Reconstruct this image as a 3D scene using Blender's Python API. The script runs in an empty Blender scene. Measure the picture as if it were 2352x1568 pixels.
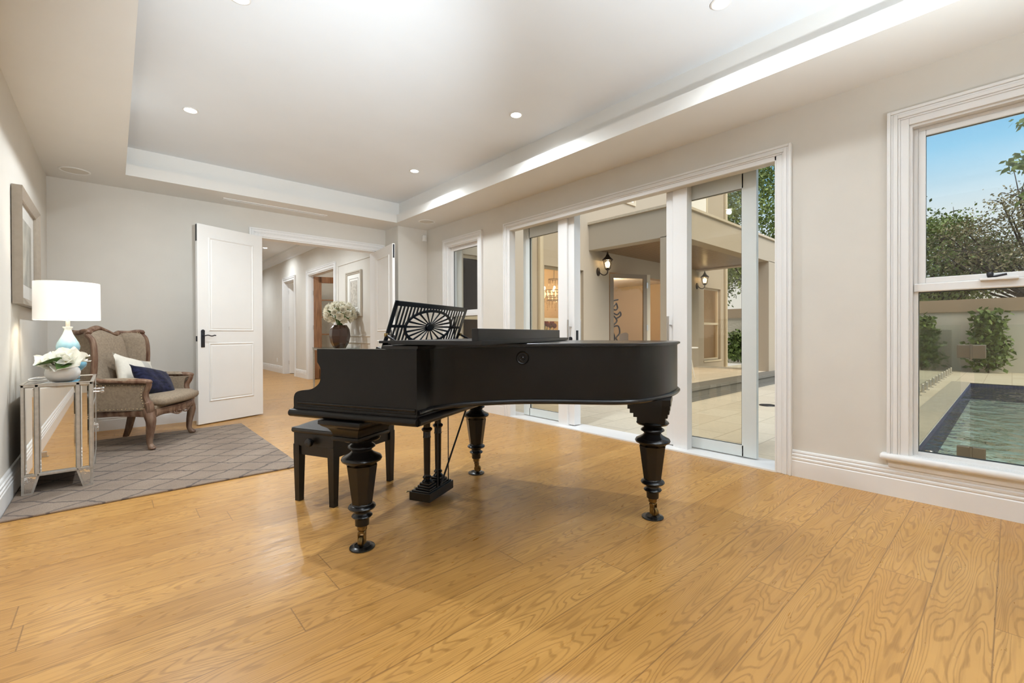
import bpy, bmesh, math, random
from mathutils import Vector, Matrix, Euler
PI = math.pi
rnd = random.Random(7)
SC = bpy.context.scene
COL = SC.collection

# ------------------------------------------------------------------ geometry helpers
class MB:
    """collects shapes into one bmesh; build() links it as ONE mesh object"""
    def __init__(self):
        self.bm = bmesh.new()
    def _merge(self, b, M=None):
        if M is not None:
            bmesh.ops.transform(b, matrix=M, verts=b.verts)
        me = bpy.data.meshes.new('tmp'); b.to_mesh(me); b.free()
        self.bm.from_mesh(me); bpy.data.meshes.remove(me)
    def box(self, lo, hi, bevel=0.0, seg=2, M=None):
        b = bmesh.new(); bmesh.ops.create_cube(b, size=1.0)
        c = [(lo[i]+hi[i])/2 for i in range(3)]; s = [abs(hi[i]-lo[i]) for i in range(3)]
        for v in b.verts:
            v.co = Vector((c[0]+v.co.x*s[0], c[1]+v.co.y*s[1], c[2]+v.co.z*s[2]))
        if bevel > 0:
            bmesh.ops.bevel(b, geom=list(b.edges), offset=min(bevel, min(s)*0.49), segments=seg, profile=0.5, affect='EDGES')
        self._merge(b, M); return self
    def grid(self, pts, close_u=False, close_v=False, caps=False):
        """pts: rows of points -> quads"""
        bm = self.bm; nu = len(pts); nv = len(pts[0])
        vs = [[bm.verts.new(p) for p in row] for row in pts]
        for i in range(nu if close_u else nu-1):
            a = vs[i]; b = vs[(i+1) % nu]
            for j in range(nv if close_v else nv-1):
                k = (j+1) % nv
                try: bm.faces.new((a[j], a[k], b[k], b[j]))
                except ValueError: pass
        if caps:
            for row in (vs[0][::-1], vs[-1]):
                try: bm.faces.new(row)
                except ValueError: pass
        return self
    def lathe(self, prof, n=24, c=(0, 0, 0), M=None, ripple=None, flat=None):
        """prof: list of (r, z); around z through c"""
        rows = []
        for (r, z) in prof:
            row = []
            for k in range(n):
                a = 2*PI*(k+0.5)/n
                rr = r
                if ripple: rr = r*(1+ripple[1]*math.cos(ripple[0]*a))
                row.append(Vector((c[0]+rr*math.cos(a), c[1]+rr*math.sin(a), c[2]+z)))
            rows.append(row)
        if M is not None: rows = [[M @ p for p in row] for row in rows]
        return self.grid(rows, close_v=True, caps=True)
    def tube(self, pts, r, n=8, taper=None, flat=1.0, up=None, caps=True):
        """swept tube, r number or list; flat squashes along the second frame axis"""
        pts = [Vector(p) for p in pts]; m = len(pts)
        rs = list(r) if isinstance(r, (list, tuple)) else [r]*m
        if len(rs) != m:      # spread the given radii along the path
            k = len(rs)-1; rs = [rs[int(i*k/(m-1))]+(rs[min(k, int(i*k/(m-1))+1)]-rs[int(i*k/(m-1))])*((i*k/(m-1)) % 1) for i in range(m)]
        rows = []; prev = None
        for i, p in enumerate(pts):
            t = (pts[min(i+1, m-1)]-pts[max(i-1, 0)])
            if t.length < 1e-9: t = Vector((0, 0, 1))
            t.normalize()
            if prev is None:
                ref = Vector(up) if up is not None else (Vector((0, 0, 1)) if abs(t.z) < 0.9 else Vector((1, 0, 0)))
                u = (ref - t*ref.dot(t)).normalized()
            else:
                u = (prev - t*prev.dot(t))
                u = u.normalized() if u.length > 1e-6 else t.orthogonal().normalized()
            prev = u; w = t.cross(u)
            rows.append([p+u*(math.cos(2*PI*k/n)*rs[i])+w*(math.sin(2*PI*k/n)*rs[i]*flat) for k in range(n)])
        return self.grid(rows, close_v=True, caps=caps)
    def prism(self, poly, axis, a, b, holes=None):
        """extrude a 2D polygon along axis: 0 -> poly is (y,z), 1 -> (x,z), 2 -> (x,y)"""
        def P(q, t):
            return {0: (t, q[0], q[1]), 1: (q[0], t, q[1]), 2: (q[0], q[1], t)}[axis]
        bm = self.bm
        A = [bm.verts.new(P(q, a)) for q in poly]; B = [bm.verts.new(P(q, b)) for q in poly]
        n = len(poly)
        for i in range(n):
            bm.faces.new((A[i], A[(i+1) % n], B[(i+1) % n], B[i]))
        fs = [bm.faces.new(A[::-1]), bm.faces.new(B)]
        for f_ in fs: f_.normal_update()
        if n > 4: bmesh.ops.triangulate(bm, faces=fs)
        return self
    def sphere(self, c, r, n=12, m=8, s=(1, 1, 1), M=None):
        rows = []
        for i in range(m+1):
            th = PI*i/m
            rows.append([Vector((c[0]+r*s[0]*max(math.sin(th), 1e-4)*math.cos(2*PI*k/n), c[1]+r*s[1]*max(math.sin(th), 1e-4)*math.sin(2*PI*k/n), c[2]+r*s[2]*math.cos(th))) for k in range(n)])
        if M is not None: rows = [[M @ p for p in row] for row in rows]
        return self.grid(rows, close_v=True, caps=True)
    def torus(self, c, R, r, n=24, m=8, M=None):
        rows = []
        for i in range(n):
            a = 2*PI*i/n
            rows.append([Vector((c[0]+(R+r*math.cos(2*PI*k/m))*math.cos(a), c[1]+(R+r*math.cos(2*PI*k/m))*math.sin(a), c[2]+r*math.sin(2*PI*k/m))) for k in range(m)])
        if M is not None: rows = [[M @ p for p in row] for row in rows]
        return self.grid(rows, close_u=True, close_v=True)
    def quad(self, a, b, c, d):
        bm = self.bm; bm.faces.new([bm.verts.new(p) for p in (a, b, c, d)]); return self
    def cyl(self, p0, p1, r, n=12):
        return self.tube([p0, p1], r, n)
    def build(self, name, mat, parent=None, smooth=True, angle=35, recalc=True):
        bm = self.bm
        if recalc: bmesh.ops.recalc_face_normals(bm, faces=bm.faces)
        me = bpy.data.meshes.new(name); bm.to_mesh(me); bm.free()
        me.materials.append(mat)
        if smooth:
            for p in me.polygons: p.use_smooth = True
            try: me.set_sharp_from_angle(angle=math.radians(angle))
            except Exception: pass
        o = bpy.data.objects.new(name, me); COL.objects.link(o)
        if parent is not None: o.parent = parent
        return o

def tag(o, label=None, cat=None, group=None, kind=None):
    if label: o['label'] = label
    if cat: o['category'] = cat
    if group: o['group'] = group
    if kind: o['kind'] = kind
    return o
def thing(name, label, cat, loc=(0, 0, 0), rz=0.0, group=None, kind=None):
    o = bpy.data.objects.new(name, None); COL.objects.link(o)
    o.empty_display_size = 0.1
    o.location = loc; o.rotation_euler = (0, 0, rz)
    return tag(o, label, cat, group, kind)
def copy_tree(o, parent=None):
    c = o.copy(); COL.objects.link(c)
    if parent is not None: c.parent = parent
    for ch in list(o.children): copy_tree(ch, c)
    return c
def struct(name, mb, mat, label, cat, parent=None, smooth=False):
    o = mb.build(name, mat, parent, smooth=smooth)
    if parent is None: tag(o, label, cat, None, 'structure')
    return o
def struct_empty(name, label, cat, loc=(0, 0, 0)):
    return thing(name, label, cat, loc, 0, None, 'structure')
def smooth_path(pts, n=6):
    """Catmull-Rom through pts"""
    P = [Vector(p) for p in pts]; out = []
    for i in range(len(P)-1):
        p0 = P[max(i-1, 0)]; p1 = P[i]; p2 = P[i+1]; p3 = P[min(i+2, len(P)-1)]
        for k in range(n):
            t = k/n
            out.append(0.5*((2*p1)+(p2-p0)*t+(2*p0-5*p1+4*p2-p3)*t*t+(3*p1-p0-3*p2+p3)*t**3))
    out.append(P[-1]); return out
def sm2(pts, n=6):
    return [(p.x, p.y) for p in smooth_path([(a, b, 0) for a, b in pts], n)]

# ------------------------------------------------------------------ materials
def srgb(r, g, b):
    f = lambda c: (c/255/12.92) if c/255 <= 0.04045 else ((c/255+0.055)/1.055)**2.4
    return (f(r), f(g), f(b), 1)
def new_mat(name):
    m = bpy.data.materials.new(name); m.use_nodes = True
    nt = m.node_tree; b = nt.nodes['Principled BSDF']
    return m, nt, b
def N(nt, t, **kw):
    n = nt.nodes.new(t)
    for k, v in kw.items():
        if k in n.inputs.keys() if hasattr(n.inputs, 'keys') else False: n.inputs[k].default_value = v
        else: setattr(n, k, v)
    return n
def L(nt, a, b): nt.links.new(a, b)
def mathn(nt, op, a, b=None, c=None):
    n = nt.nodes.new('ShaderNodeMath'); n.operation = op
    for i, v in enumerate((a, b, c)):
        if v is None: continue
        if isinstance(v, (int, float)): n.inputs[i].default_value = v
        else: nt.links.new(v, n.inputs[i])
    return n.outputs[0]
def mixc(nt, fac, a, b):
    n = nt.nodes.new('ShaderNodeMix'); n.data_type = 'RGBA'
    if isinstance(fac, (int, float)): n.inputs[0].default_value = fac
    else: nt.links.new(fac, n.inputs[0])
    for idx, v in ((6, a), (7, b)):
        if isinstance(v, (tuple, list)): n.inputs[idx].default_value = v
        else: nt.links.new(v, n.inputs[idx])
    return n.outputs[2]
def mapr(nt, v, a, b, c=0.0, d=1.0):
    n = nt.nodes.new('ShaderNodeMapRange')
    nt.links.new(v, n.inputs[0])
    for i, x in enumerate((a, b, c, d)): n.inputs[i+1].default_value = x
    return n.outputs[0]
def noise(nt, vec, scale=5.0, detail=2.0, rough=0.5, dist=0.0):
    n = nt.nodes.new('ShaderNodeTexNoise'); n.inputs['Scale'].default_value = scale
    n.inputs['Detail'].default_value = detail; n.inputs['Roughness'].default_value = rough
    n.inputs['Distortion'].default_value = dist
    if vec is not None: nt.links.new(vec, n.inputs['Vector'])
    return n.outputs[0]
def objco(nt, scale=None, rot=None):
    tc = nt.nodes.new('ShaderNodeTexCoord'); o = tc.outputs['Object']
    if scale or rot:
        mp = nt.nodes.new('ShaderNodeMapping')
        if scale: mp.inputs['Scale'].default_value = scale
        if rot: mp.inputs['Rotation'].default_value = rot
        nt.links.new(o, mp.inputs['Vector']); o = mp.outputs[0]
    return o
def bumpn(nt, b, h, strength=0.2, dist=0.01):
    n = nt.nodes.new('ShaderNodeBump'); n.inputs['Strength'].default_value = strength
    n.inputs['Distance'].default_value = dist
    nt.links.new(h, n.inputs['Height']); nt.links.new(n.outputs[0], b.inputs['Normal'])
def mat(name, col, rough=0.5, metal=0.0, var=0.0, vscale=8.0, bump=0.0, bscale=60.0, stretch=None, spec=0.5, col2=None, coat=0.0, vlo=0.35, vhi=0.65, detail=3.0):
    m, nt, b = new_mat(name)
    b.inputs['Roughness'].default_value = rough; b.inputs['Metallic'].default_value = metal
    b.inputs['Specular IOR Level'].default_value = spec
    if coat: b.inputs['Coat Weight'].default_value = coat; b.inputs['Coat Roughness'].default_value = 0.08
    co = objco(nt, stretch)
    if var > 0 or col2 is not None:
        c2 = col2 if col2 is not None else tuple(max(0, x*(1-var)) for x in col[:3])+(1,)
        f = mapr(nt, noise(nt, co, vscale, detail), vlo, vhi)
        L(nt, mixc(nt, f, col, c2), b.inputs['Base Color'])
    else:
        b.inputs['Base Color'].default_value = col
    if bump > 0:
        bumpn(nt, b, noise(nt, co, bscale, 3.0), bump, 0.004)
    return m
def emit(name, col, strength):
    m, nt, b = new_mat(name)
    b.inputs['Base Color'].default_value = (0.8, 0.8, 0.8, 1)
    b.inputs['Emission Color'].default_value = col; b.inputs['Emission Strength'].default_value = strength
    return m
def schlick(nt, ior, normal=None):
    """reflectance by viewing angle, the same from both sides of a pane"""
    g = nt.nodes.new('ShaderNodeNewGeometry'); d = nt.nodes.new('ShaderNodeVectorMath'); d.operation = 'DOT_PRODUCT'
    L(nt, normal if normal is not None else g.outputs['Normal'], d.inputs[0]); L(nt, g.outputs['Incoming'], d.inputs[1])
    c = mathn(nt, 'SUBTRACT', 1.0, mathn(nt, 'ABSOLUTE', d.outputs['Value']))
    f0 = ((ior-1)/(ior+1))**2
    return mathn(nt, 'ADD', mathn(nt, 'MULTIPLY', mathn(nt, 'POWER', c, 5.0), 1-f0), f0)
def glass(name, tint=(1, 1, 1, 1), refl=1.0, ior=1.5, rough=0.0):
    """thin pane: tinted see-through plus mirror reflection by angle"""
    m, nt, b = new_mat(name); nt.nodes.remove(b)
    out = nt.nodes['Material Output']
    tr = nt.nodes.new('ShaderNodeBsdfTransparent'); tr.inputs[0].default_value = tint
    gl = nt.nodes.new('ShaderNodeBsdfGlossy'); gl.inputs['Roughness'].default_value = rough
    mx = nt.nodes.new('ShaderNodeMixShader')
    f = mathn(nt, 'MULTIPLY', schlick(nt, ior), refl)
    L(nt, f, mx.inputs[0]); L(nt, tr.outputs[0], mx.inputs[1]); L(nt, gl.outputs[0], mx.inputs[2])
    L(nt, mx.outputs[0], out.inputs['Surface'])
    return m

def wood_floor():
    m, nt, b = new_mat('oak_floorboards')
    co = objco(nt); sp = nt.nodes.new('ShaderNodeSeparateXYZ'); L(nt, co, sp.inputs[0])
    x, y = sp.outputs[0], sp.outputs[1]
    W, LEN = 0.18, 1.95
    yr = mathn(nt, 'DIVIDE', mathn(nt, 'ADD', y, 18.0-0.04), W)
    row = mathn(nt, 'FLOOR', yr); fy = mathn(nt, 'FRACT', yr)
    wn = nt.nodes.new('ShaderNodeTexWhiteNoise'); wn.noise_dimensions = '1D'; L(nt, row, wn.inputs['W'])
    xr = mathn(nt, 'ADD', mathn(nt, 'DIVIDE', x, LEN), mathn(nt, 'MULTIPLY', wn.outputs[0], 9.7))
    colm = mathn(nt, 'FLOOR', xr); fx = mathn(nt, 'FRACT', xr)
    cmb = nt.nodes.new('ShaderNodeCombineXYZ'); L(nt, row, cmb.inputs[0]); L(nt, colm, cmb.inputs[1])
    w2 = nt.nodes.new('ShaderNodeTexWhiteNoise'); w2.noise_dimensions = '2D'; L(nt, cmb.outputs[0], w2.inputs['Vector'])
    pid = w2.outputs[0]
    s2 = nt.nodes.new('ShaderNodeSeparateColor'); L(nt, w2.outputs[1], s2.inputs[0])
    # growth rings: isolines of a stretched noise, one field per board
    c2 = nt.nodes.new('ShaderNodeCombineXYZ')
    L(nt, mathn(nt, 'ADD', mathn(nt, 'MULTIPLY', x, 0.85), mathn(nt, 'MULTIPLY', s2.outputs[0], 61.0)), c2.inputs[0])
    L(nt, mathn(nt, 'ADD', mathn(nt, 'MULTIPLY', y, 6.2), mathn(nt, 'MULTIPLY', s2.outputs[1], 47.0)), c2.inputs[1])
    L(nt, mathn(nt, 'MULTIPLY', s2.outputs[2], 31.0), c2.inputs[2])
    n1 = noise(nt, c2.outputs[0], 1.0, 2.0, 0.42)
    c3 = nt.nodes.new('ShaderNodeCombineXYZ')
    L(nt, mathn(nt, 'MULTIPLY', x, 9.0), c3.inputs[0]); L(nt, mathn(nt, 'MULTIPLY', y, 42.0), c3.inputs[1]); L(nt, pid, c3.inputs[2])
    n2 = noise(nt, c3.outputs[0], 1.0, 3.0)
    ring = mathn(nt, 'SINE', mathn(nt, 'ADD', mathn(nt, 'MULTIPLY', n1, 230.0), mathn(nt, 'MULTIPLY', n2, 3.6)))
    c4 = nt.nodes.new('ShaderNodeCombineXYZ')
    L(nt, mathn(nt, 'MULTIPLY', x, 7.0), c4.inputs[0]); L(nt, mathn(nt, 'MULTIPLY', y, 240.0), c4.inputs[1]); L(nt, pid, c4.inputs[2])
    n3 = noise(nt, c4.outputs[0], 1.0, 2.0)
    rg = mapr(nt, ring, 0.30, 0.95)
    rg = mathn(nt, 'MULTIPLY', rg, mapr(nt, n3, 0.25, 0.75, 0.45, 1.0))
    c6 = nt.nodes.new('ShaderNodeCombineXYZ')
    L(nt, mathn(nt, 'MULTIPLY', x, 1.9), c6.inputs[0]); L(nt, mathn(nt, 'MULTIPLY', y, 46.0), c6.inputs[1]); L(nt, mathn(nt, 'MULTIPLY', pid, 20.0), c6.inputs[2])
    n6 = noise(nt, c6.outputs[0], 1.0, 3.0, 0.6)
    # soft cloudy tone inside a board
    n5 = noise(nt, co, 2.3, 3.0)
    basec = mixc(nt, mathn(nt, 'MULTIPLY', pid, 0.75), FLOOR_A, FLOOR_B)
    basec = mixc(nt, mapr(nt, n5, 0.35, 0.7, 0.0, 0.35), basec, FLOOR_C)
    col = mixc(nt, mathn(nt, 'MULTIPLY', rg, 0.68), basec, FLOOR_D)
    col = mixc(nt, mapr(nt, n6, 0.48, 0.72, 0.0, 0.42), col, FLOOR_D)
    ey = mathn(nt, 'MULTIPLY', mathn(nt, 'MINIMUM', fy, mathn(nt, 'SUBTRACT', 1.0, fy)), W)
    ex = mathn(nt, 'MULTIPLY', mathn(nt, 'MINIMUM', fx, mathn(nt, 'SUBTRACT', 1.0, fx)), LEN)
    e = mathn(nt, 'MINIMUM', ex, ey)
    gap = mapr(nt, e, 0.0010, 0.0030, 1.0, 0.0)
    col = mixc(nt, mathn(nt, 'MULTIPLY', gap, 0.75), col, (0.20, 0.095, 0.03, 1))
    L(nt, col, b.inputs['Base Color'])
    L(nt, mapr(nt, n2, 0.3, 0.7, 0.27, 0.36), b.inputs['Roughness'])
    b.inputs['Specular IOR Level'].default_value = 0.5
    hh = mathn(nt, 'SUBTRACT', mathn(nt, 'MULTIPLY', rg, -0.12), gap)
    bumpn(nt, b, hh, 0.05, 0.001)
    return m
FLOOR_A = (0.58, 0.315, 0.092, 1); FLOOR_B = (0.44, 0.22, 0.058, 1); FLOOR_C = (0.41, 0.195, 0.046, 1); FLOOR_D = (0.25, 0.112, 0.024, 1)

def foliage_mat(name, c1, c2):
    m, nt, b = new_mat(name)
    co = objco(nt)
    f = mapr(nt, noise(nt, co, 9.0, 4.0), 0.3, 0.7)
    L(nt, mixc(nt, f, c1, c2), b.inputs['Base Color'])
    b.inputs['Roughness'].default_value = 0.6
    b.inputs['Subsurface Weight'].default_value = 0.0
    return m
def pavers_mat(name, c1, c2, cm, sx, sy, gap=0.006):
    m, nt, b = new_mat(name)
    br = nt.nodes.new('ShaderNodeTexBrick'); L(nt, objco(nt), br.inputs['Vector'])
    br.inputs['Color1'].default_value = c1; br.inputs['Color2'].default_value = c2; br.inputs['Mortar'].default_value = cm
    br.inputs['Scale'].default_value = 1.0; br.inputs['Mortar Size'].default_value = gap
    br.inputs['Brick Width'].default_value = sx; br.inputs['Row Height'].default_value = sy
    f = mapr(nt, noise(nt, objco(nt), 30.0, 4.0), 0.3, 0.7, 0.0, 0.22)
    L(nt, mixc(nt, f, br.outputs[0], tuple(x*0.6 for x in c1[:3])+(1,)), b.inputs['Base Color'])
    b.inputs['Roughness'].default_value = 0.8
    return m
def rug_mat():
    m, nt, b = new_mat('rug_wool')
    co = objco(nt); sp = nt.nodes.new('ShaderNodeSeparateXYZ'); L(nt, co, sp.inputs[0])
    nz = noise(nt, co, 5.0, 2.0); nzf = noise(nt, co, 40.0, 2.0)
    wob = mathn(nt, 'ADD', mathn(nt, 'MULTIPLY', mathn(nt, 'SUBTRACT', nz, 0.5), 0.35), mathn(nt, 'MULTIPLY', mathn(nt, 'SUBTRACT', nzf, 0.5), 0.10))
    u = mathn(nt, 'DIVIDE', sp.outputs[0], RUG_U); v = mathn(nt, 'DIVIDE', sp.outputs[1], RUG_V)
    lines = None
    for sg in (1, -1):
        t = mathn(nt, 'ADD', mathn(nt, 'ADD', u, mathn(nt, 'MULTIPLY', v, sg)), wob)
        d = mathn(nt, 'ABSOLUTE', mathn(nt, 'SUBTRACT', mathn(nt, 'FRACT', t), 0.5))
        ln = mapr(nt, d, 0.022, 0.05, 1.0, 0.0)
        lines = ln if lines is None else mathn(nt, 'MAXIMUM', lines, ln)
    pile = noise(nt, objco(nt, (260, 90, 200)), 1.0, 2.0)
    cloud = noise(nt, co, 3.0, 3.0)
    c = mixc(nt, mapr(nt, cloud, 0.3, 0.7), srgb(158, 142, 127), srgb(136, 121, 108))
    c = mixc(nt, mapr(nt, pile, 0.35, 0.7, 0.0, 0.4), c, srgb(112, 98, 88))
    c = mixc(nt, mathn(nt, 'MULTIPLY', lines, 0.8), c, srgb(92, 84, 82))
    L(nt, c, b.inputs['Base Color']); b.inputs['Roughness'].default_value = 0.95
    b.inputs['Specular IOR Level'].default_value = 0.1
    bumpn(nt, b, mathn(nt, 'SUBTRACT', mathn(nt, 'MULTIPLY', pile, 0.6), lines), 0.5, 0.006)
    return m
RUG_U, RUG_V = 0.32, 0.275

M = {}
M['wall'] = mat('wall_paint', (0.68, 0.645, 0.585, 1), 0.85, var=0.03, vscale=3, bump=0.05, bscale=220, spec=0.2)
M['ceilborder'] = mat('ceiling_border_paint', (0.765, 0.752, 0.72, 1), 0.9, var=0.02, vscale=2, spec=0.1)
M['ceil'] = mat('ceiling_paint', (0.785, 0.815, 0.845, 1), 0.9, var=0.02, vscale=2, spec=0.1)
M['trim'] = mat('trim_paint', (0.81, 0.80, 0.785, 1), 0.38, var=0.02, vscale=4)
M['door'] = mat('door_paint', (0.80, 0.785, 0.755, 1), 0.4, var=0.02, vscale=4)
M['alu'] = mat('frame_paint', (0.66, 0.69, 0.67, 1), 0.4, var=0.02)
M['seal'] = mat('rubber_seal', (0.03, 0.032, 0.035, 1), 0.6)
M['floor'] = wood_floor()
M['rug'] = rug_mat()
M['pane'] = glass('tinted_pane', (0.94, 0.905, 0.83, 1), 1.0, 1.5)
M['clear'] = glass('clear_pane', (0.97, 0.98, 0.97, 1), 1.0, 1.45)
M['picglass'] = glass('picture_glazing', (0.98, 0.98, 0.98, 1), 0.35, 1.4)
M['darkpane'] = glass('unlit_room_pane', (0.40, 0.30, 0.19, 1), 1.0, 1.5)  # darkness of the unlit room behind is put into the tint
M['fence'] = glass('fence_glass', (0.955, 0.975, 0.96, 1), 0.7, 1.35)
M['steel'] = mat('brushed_steel', (0.62, 0.60, 0.57, 1), 0.28, 1.0)
M['hinge'] = mat('satin_hinge_metal', (0.27, 0.25, 0.22, 1), 0.4, 0.7)
M['chrome'] = mat('chrome', (0.85, 0.85, 0.86, 1), 0.08, 1.0)
M['bronze'] = mat('dark_bronze', (0.035, 0.036, 0.042, 1), 0.38, 0.6)
M['brass'] = mat('aged_brass', (0.34, 0.235, 0.10, 1), 0.34, 1.0, var=0.5, vscale=50)
M['piano'] = mat('ebonised_wood', (0.0075, 0.0062, 0.0055, 1), 0.30, var=0.35, vscale=5, spec=0.30)
M['pianogl'] = mat('polished_ebonised_wood', (0.008, 0.0075, 0.008, 1), 0.24, var=0.3, vscale=12, spec=0.5)
M['pianolid'] = mat('satin_black_lid', (0.011, 0.011, 0.013, 1), 0.25, var=0.3, vscale=5, spec=.45)
M['bench'] = mat('bench_black_paint', (0.010, 0.0085, 0.0075, 1), 0.42, var=0.3, vscale=10)
M['leather'] = mat('black_leather', (0.022, 0.018, 0.014, 1), 0.5, bump=0.15, bscale=160)
M['ivory'] = mat('ivory_keys', (0.75, 0.70, 0.58, 1), 0.3)
M['linen'] = mat('taupe_linen', srgb(154, 138, 119), 0.9, var=0.22, vscale=60, bump=0.25, bscale=420, spec=0.15)
M['oakred'] = mat('limed_walnut', srgb(92, 60, 42), 0.55, col2=srgb(134, 108, 88), vscale=26, stretch=(1, 1, 0.25), bump=0.3, bscale=90)
M['nail'] = mat('nail_brass', (0.55, 0.42, 0.26, 1), 0.3, 1.0)
M['pillow'] = mat('oatmeal_linen', srgb(222, 216, 203), 0.9, var=0.06, vscale=50, bump=0.15, bscale=350, spec=0.1)
M['pilband'] = mat('grey_satin_band', srgb(186, 182, 174), 0.5)
M['mirror'] = mat('mirror_glass', (0.86, 0.85, 0.82, 1), 0.015, 1.0)
M['silver'] = mat('silver_leaf_wood', (0.55, 0.52, 0.47, 1), 0.33, 0.55, var=0.15, vscale=40)
M['ripplemirror'] = mat('rippled_mirror', (0.82, 0.81, 0.78, 1), 0.06, 1.0, bump=.6, bscale=22)
M['petal'] = mat('white_petal', (0.92, 0.91, 0.84, 1), 0.6, var=0.08, vscale=30)
def petal_mat(name, col):
    m, nt, b = new_mat(name); out = nt.nodes['Material Output']
    b.inputs['Base Color'].default_value = col; b.inputs['Roughness'].default_value = .6
    tl = nt.nodes.new('ShaderNodeBsdfTranslucent'); tl.inputs[0].default_value = col
    ad = nt.nodes.new('ShaderNodeMixShader'); ad.inputs[0].default_value = .35
    L(nt, b.outputs[0], ad.inputs[1]); L(nt, tl.outputs[0], ad.inputs[2]); L(nt, ad.outputs[0], out.inputs['Surface'])
    return m
M['petal'] = petal_mat('white_petal', (.95, .94, .87, 1))
M['rose'] = petal_mat('cream_rose', (.86, .82, .69, 1))
M['yellow'] = mat('yellow_stamen', (0.75, 0.55, 0.05, 1), 0.6)
M['leaf'] = mat('magnolia_leaf', (0.09, 0.19, 0.03, 1), 0.4, var=0.45, vscale=45)
M['bowl'] = mat('white_stone_bowl', (0.78, 0.77, 0.75, 1), 0.35, var=0.12, vscale=12)
M['plastic'] = mat('white_plastic', (0.80, 0.79, 0.77, 1), 0.4)
M['frame'] = mat('taupe_frame', srgb(158, 146, 131), 0.45, var=0.08, vscale=30)
M['mat'] = mat('ivory_mat_board', (0.80, 0.78, 0.73, 1), 0.85)
M['bed'] = mat('sofa_fabric', srgb(120, 112, 104), 0.9)
LIGHT_ROOM, LIGHT_HALL, LIGHT_WING, SKY, SUN, FILL, FILL2, EXPO = 82.0, 125.0, 110.0, 0.8, 3.4, 900.0, 640.0, 0.2
# ------------------------------------------------------------------ the room
XR, YB, XL, H, HT, YF = 3.725, 6.622, -0.509, 2.686, 3.0, -2.7
XO = 3.975
def ax_box(mb, axis, u0, u1, p0, p1, z0, z1, bevel=0.0):
    """axis 0: wall plane X (u is Y); axis 1: wall plane Y (u is X)"""
    a, b = min(p0, p1), max(p0, p1)
    if axis == 0: mb.box((a, u0, z0), (b, u1, z1), bevel)
    else: mb.box((u0, a, z0), (u1, b, z1), bevel)
def ring(mb, axis, p0, p1, u0, u1, z0, z1, w, bottom=True, bevel=0.0, wb=None):
    ax_box(mb, axis, u0, u0+w, p0, p1, z0, z1, bevel)
    ax_box(mb, axis, u1-w, u1, p0, p1, z0, z1, bevel)
    ax_box(mb, axis, u0+w, u1-w, p0, p1, z1-w, z1, bevel)
    if bottom: ax_box(mb, axis, u0+w, u1-w, p0, p1, z0, z0+(wb or w), bevel)
def architrave(mb, axis, plane, s, u0, u1, z0, z1, w, bottom=False):
    """stepped moulding round an opening; outer rectangle u0..u1, top z1; s = room side"""
    for a, b, t in ((0.0, 0.018, 0.034), (0.018, 0.03, 0.027), (0.03, 0.052, 0.031), (0.052, 0.064, 0.024), (0.064, w, 0.020)):
        uu0, uu1, zz1 = u0+a, u1-a, z1-a; ww = b-a
        zz0 = z0+a if bottom else z0
        ax_box(mb, axis, uu0, uu0+ww, plane, plane+s*t, zz0, zz1, 0.003)
        ax_box(mb, axis, uu1-ww, uu1, plane, plane+s*t, zz0, zz1, 0.003)
        ax_box(mb, axis, uu0+ww, uu1-ww, plane, plane+s*t, zz1-ww, zz1, 0.003)
BASEP = [(0, 0), (.022, 0), (.022, .112), (.017, .118), (.021, .126), (.021, .136), (.014, .142), (.018, .150), (.018, .160), (.010, .166), (.013, .176), (.010, .186), (0, .19)]
def baseboard(mb, axis, plane, s, u0, u1, k=1.0):
    if axis == 0: mb.prism([(plane+s*t, z*k) for t, z in BASEP], 1, u0, u1)
    else: mb.prism([(plane+s*t, z*k) for t, z in BASEP], 0, u0, u1)

f = MB(); f.box((-0.75, YF-0.1, -0.12), (3.96, 17.2, 0.0)); f.box((3.96, 6.8, -0.12), (5.0, 17.2, 0.0))
struct('floor', f, M['floor'], 'oak plank floor of the piano room and hallway', 'floor')

# right wall with its three openings
w = MB()
BW = (-1.20, 0.43, 0.262, 2.34)      # big window opening
SW = (4.86, 5.60, 0.262, 2.34)       # small window opening
DW = (1.175, 4.205, 0.0, 2.335)      # sliding door opening
def pier(y0, y1, z0=-0.1, z1=3.2): w.box((XR, y0, z0), (XO, y1, z1))
pier(YF-0.2, BW[0]); pier(BW[0], BW[1], -0.1, BW[2]); pier(BW[0], BW[1], BW[3], 3.2)
pier(BW[1], DW[0]-.30); w.box((XR, DW[0]-.30, -.1), (XR+.07, DW[0], 3.2)); w.box((XR+.07, DW[0]-.30, 2.445), (XO, DW[0], 3.2))
w.box((XR, DW[0], DW[3]), (XR+0.07, DW[1], 3.2)); w.box((XR+0.07, DW[0], 2.445), (XO, DW[1], 3.2))
pier(DW[1]+.30, SW[0]); w.box((XR, DW[1], -.1), (XR+.07, DW[1]+.30, 3.2)); w.box((XR+.07, DW[1], 2.445), (XO, DW[1]+.30, 3.2)); pier(SW[0], SW[1], -0.1, SW[2]); pier(SW[0], SW[1], SW[3], 3.2); pier(SW[1], 6.85)
struct('wall_right', w, M['wall'], 'beige painted wall with the windows and sliding doors', 'wall')
w = MB(); w.box((XL-0.2, YF-0.2, -0.1), (XL, YB+0.16, 3.2))
struct('wall_left', w, M['wall'], 'beige painted wall behind the lamp and mirrored cabinet', 'wall')
BD = (1.425, 3.06, 2.34)
w = MB(); w.box((XL, YB, -0.1), (BD[0], YB+0.16, 3.2)); w.box((BD[0], YB, BD[2]), (BD[1], YB+0.16, 3.2))
w.box((BD[1], YB, -0.1), (XR, YB+0.16, 3.2)); w.box((3.224, 6.2, -0.1), (XR, YB, 3.2))
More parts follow.
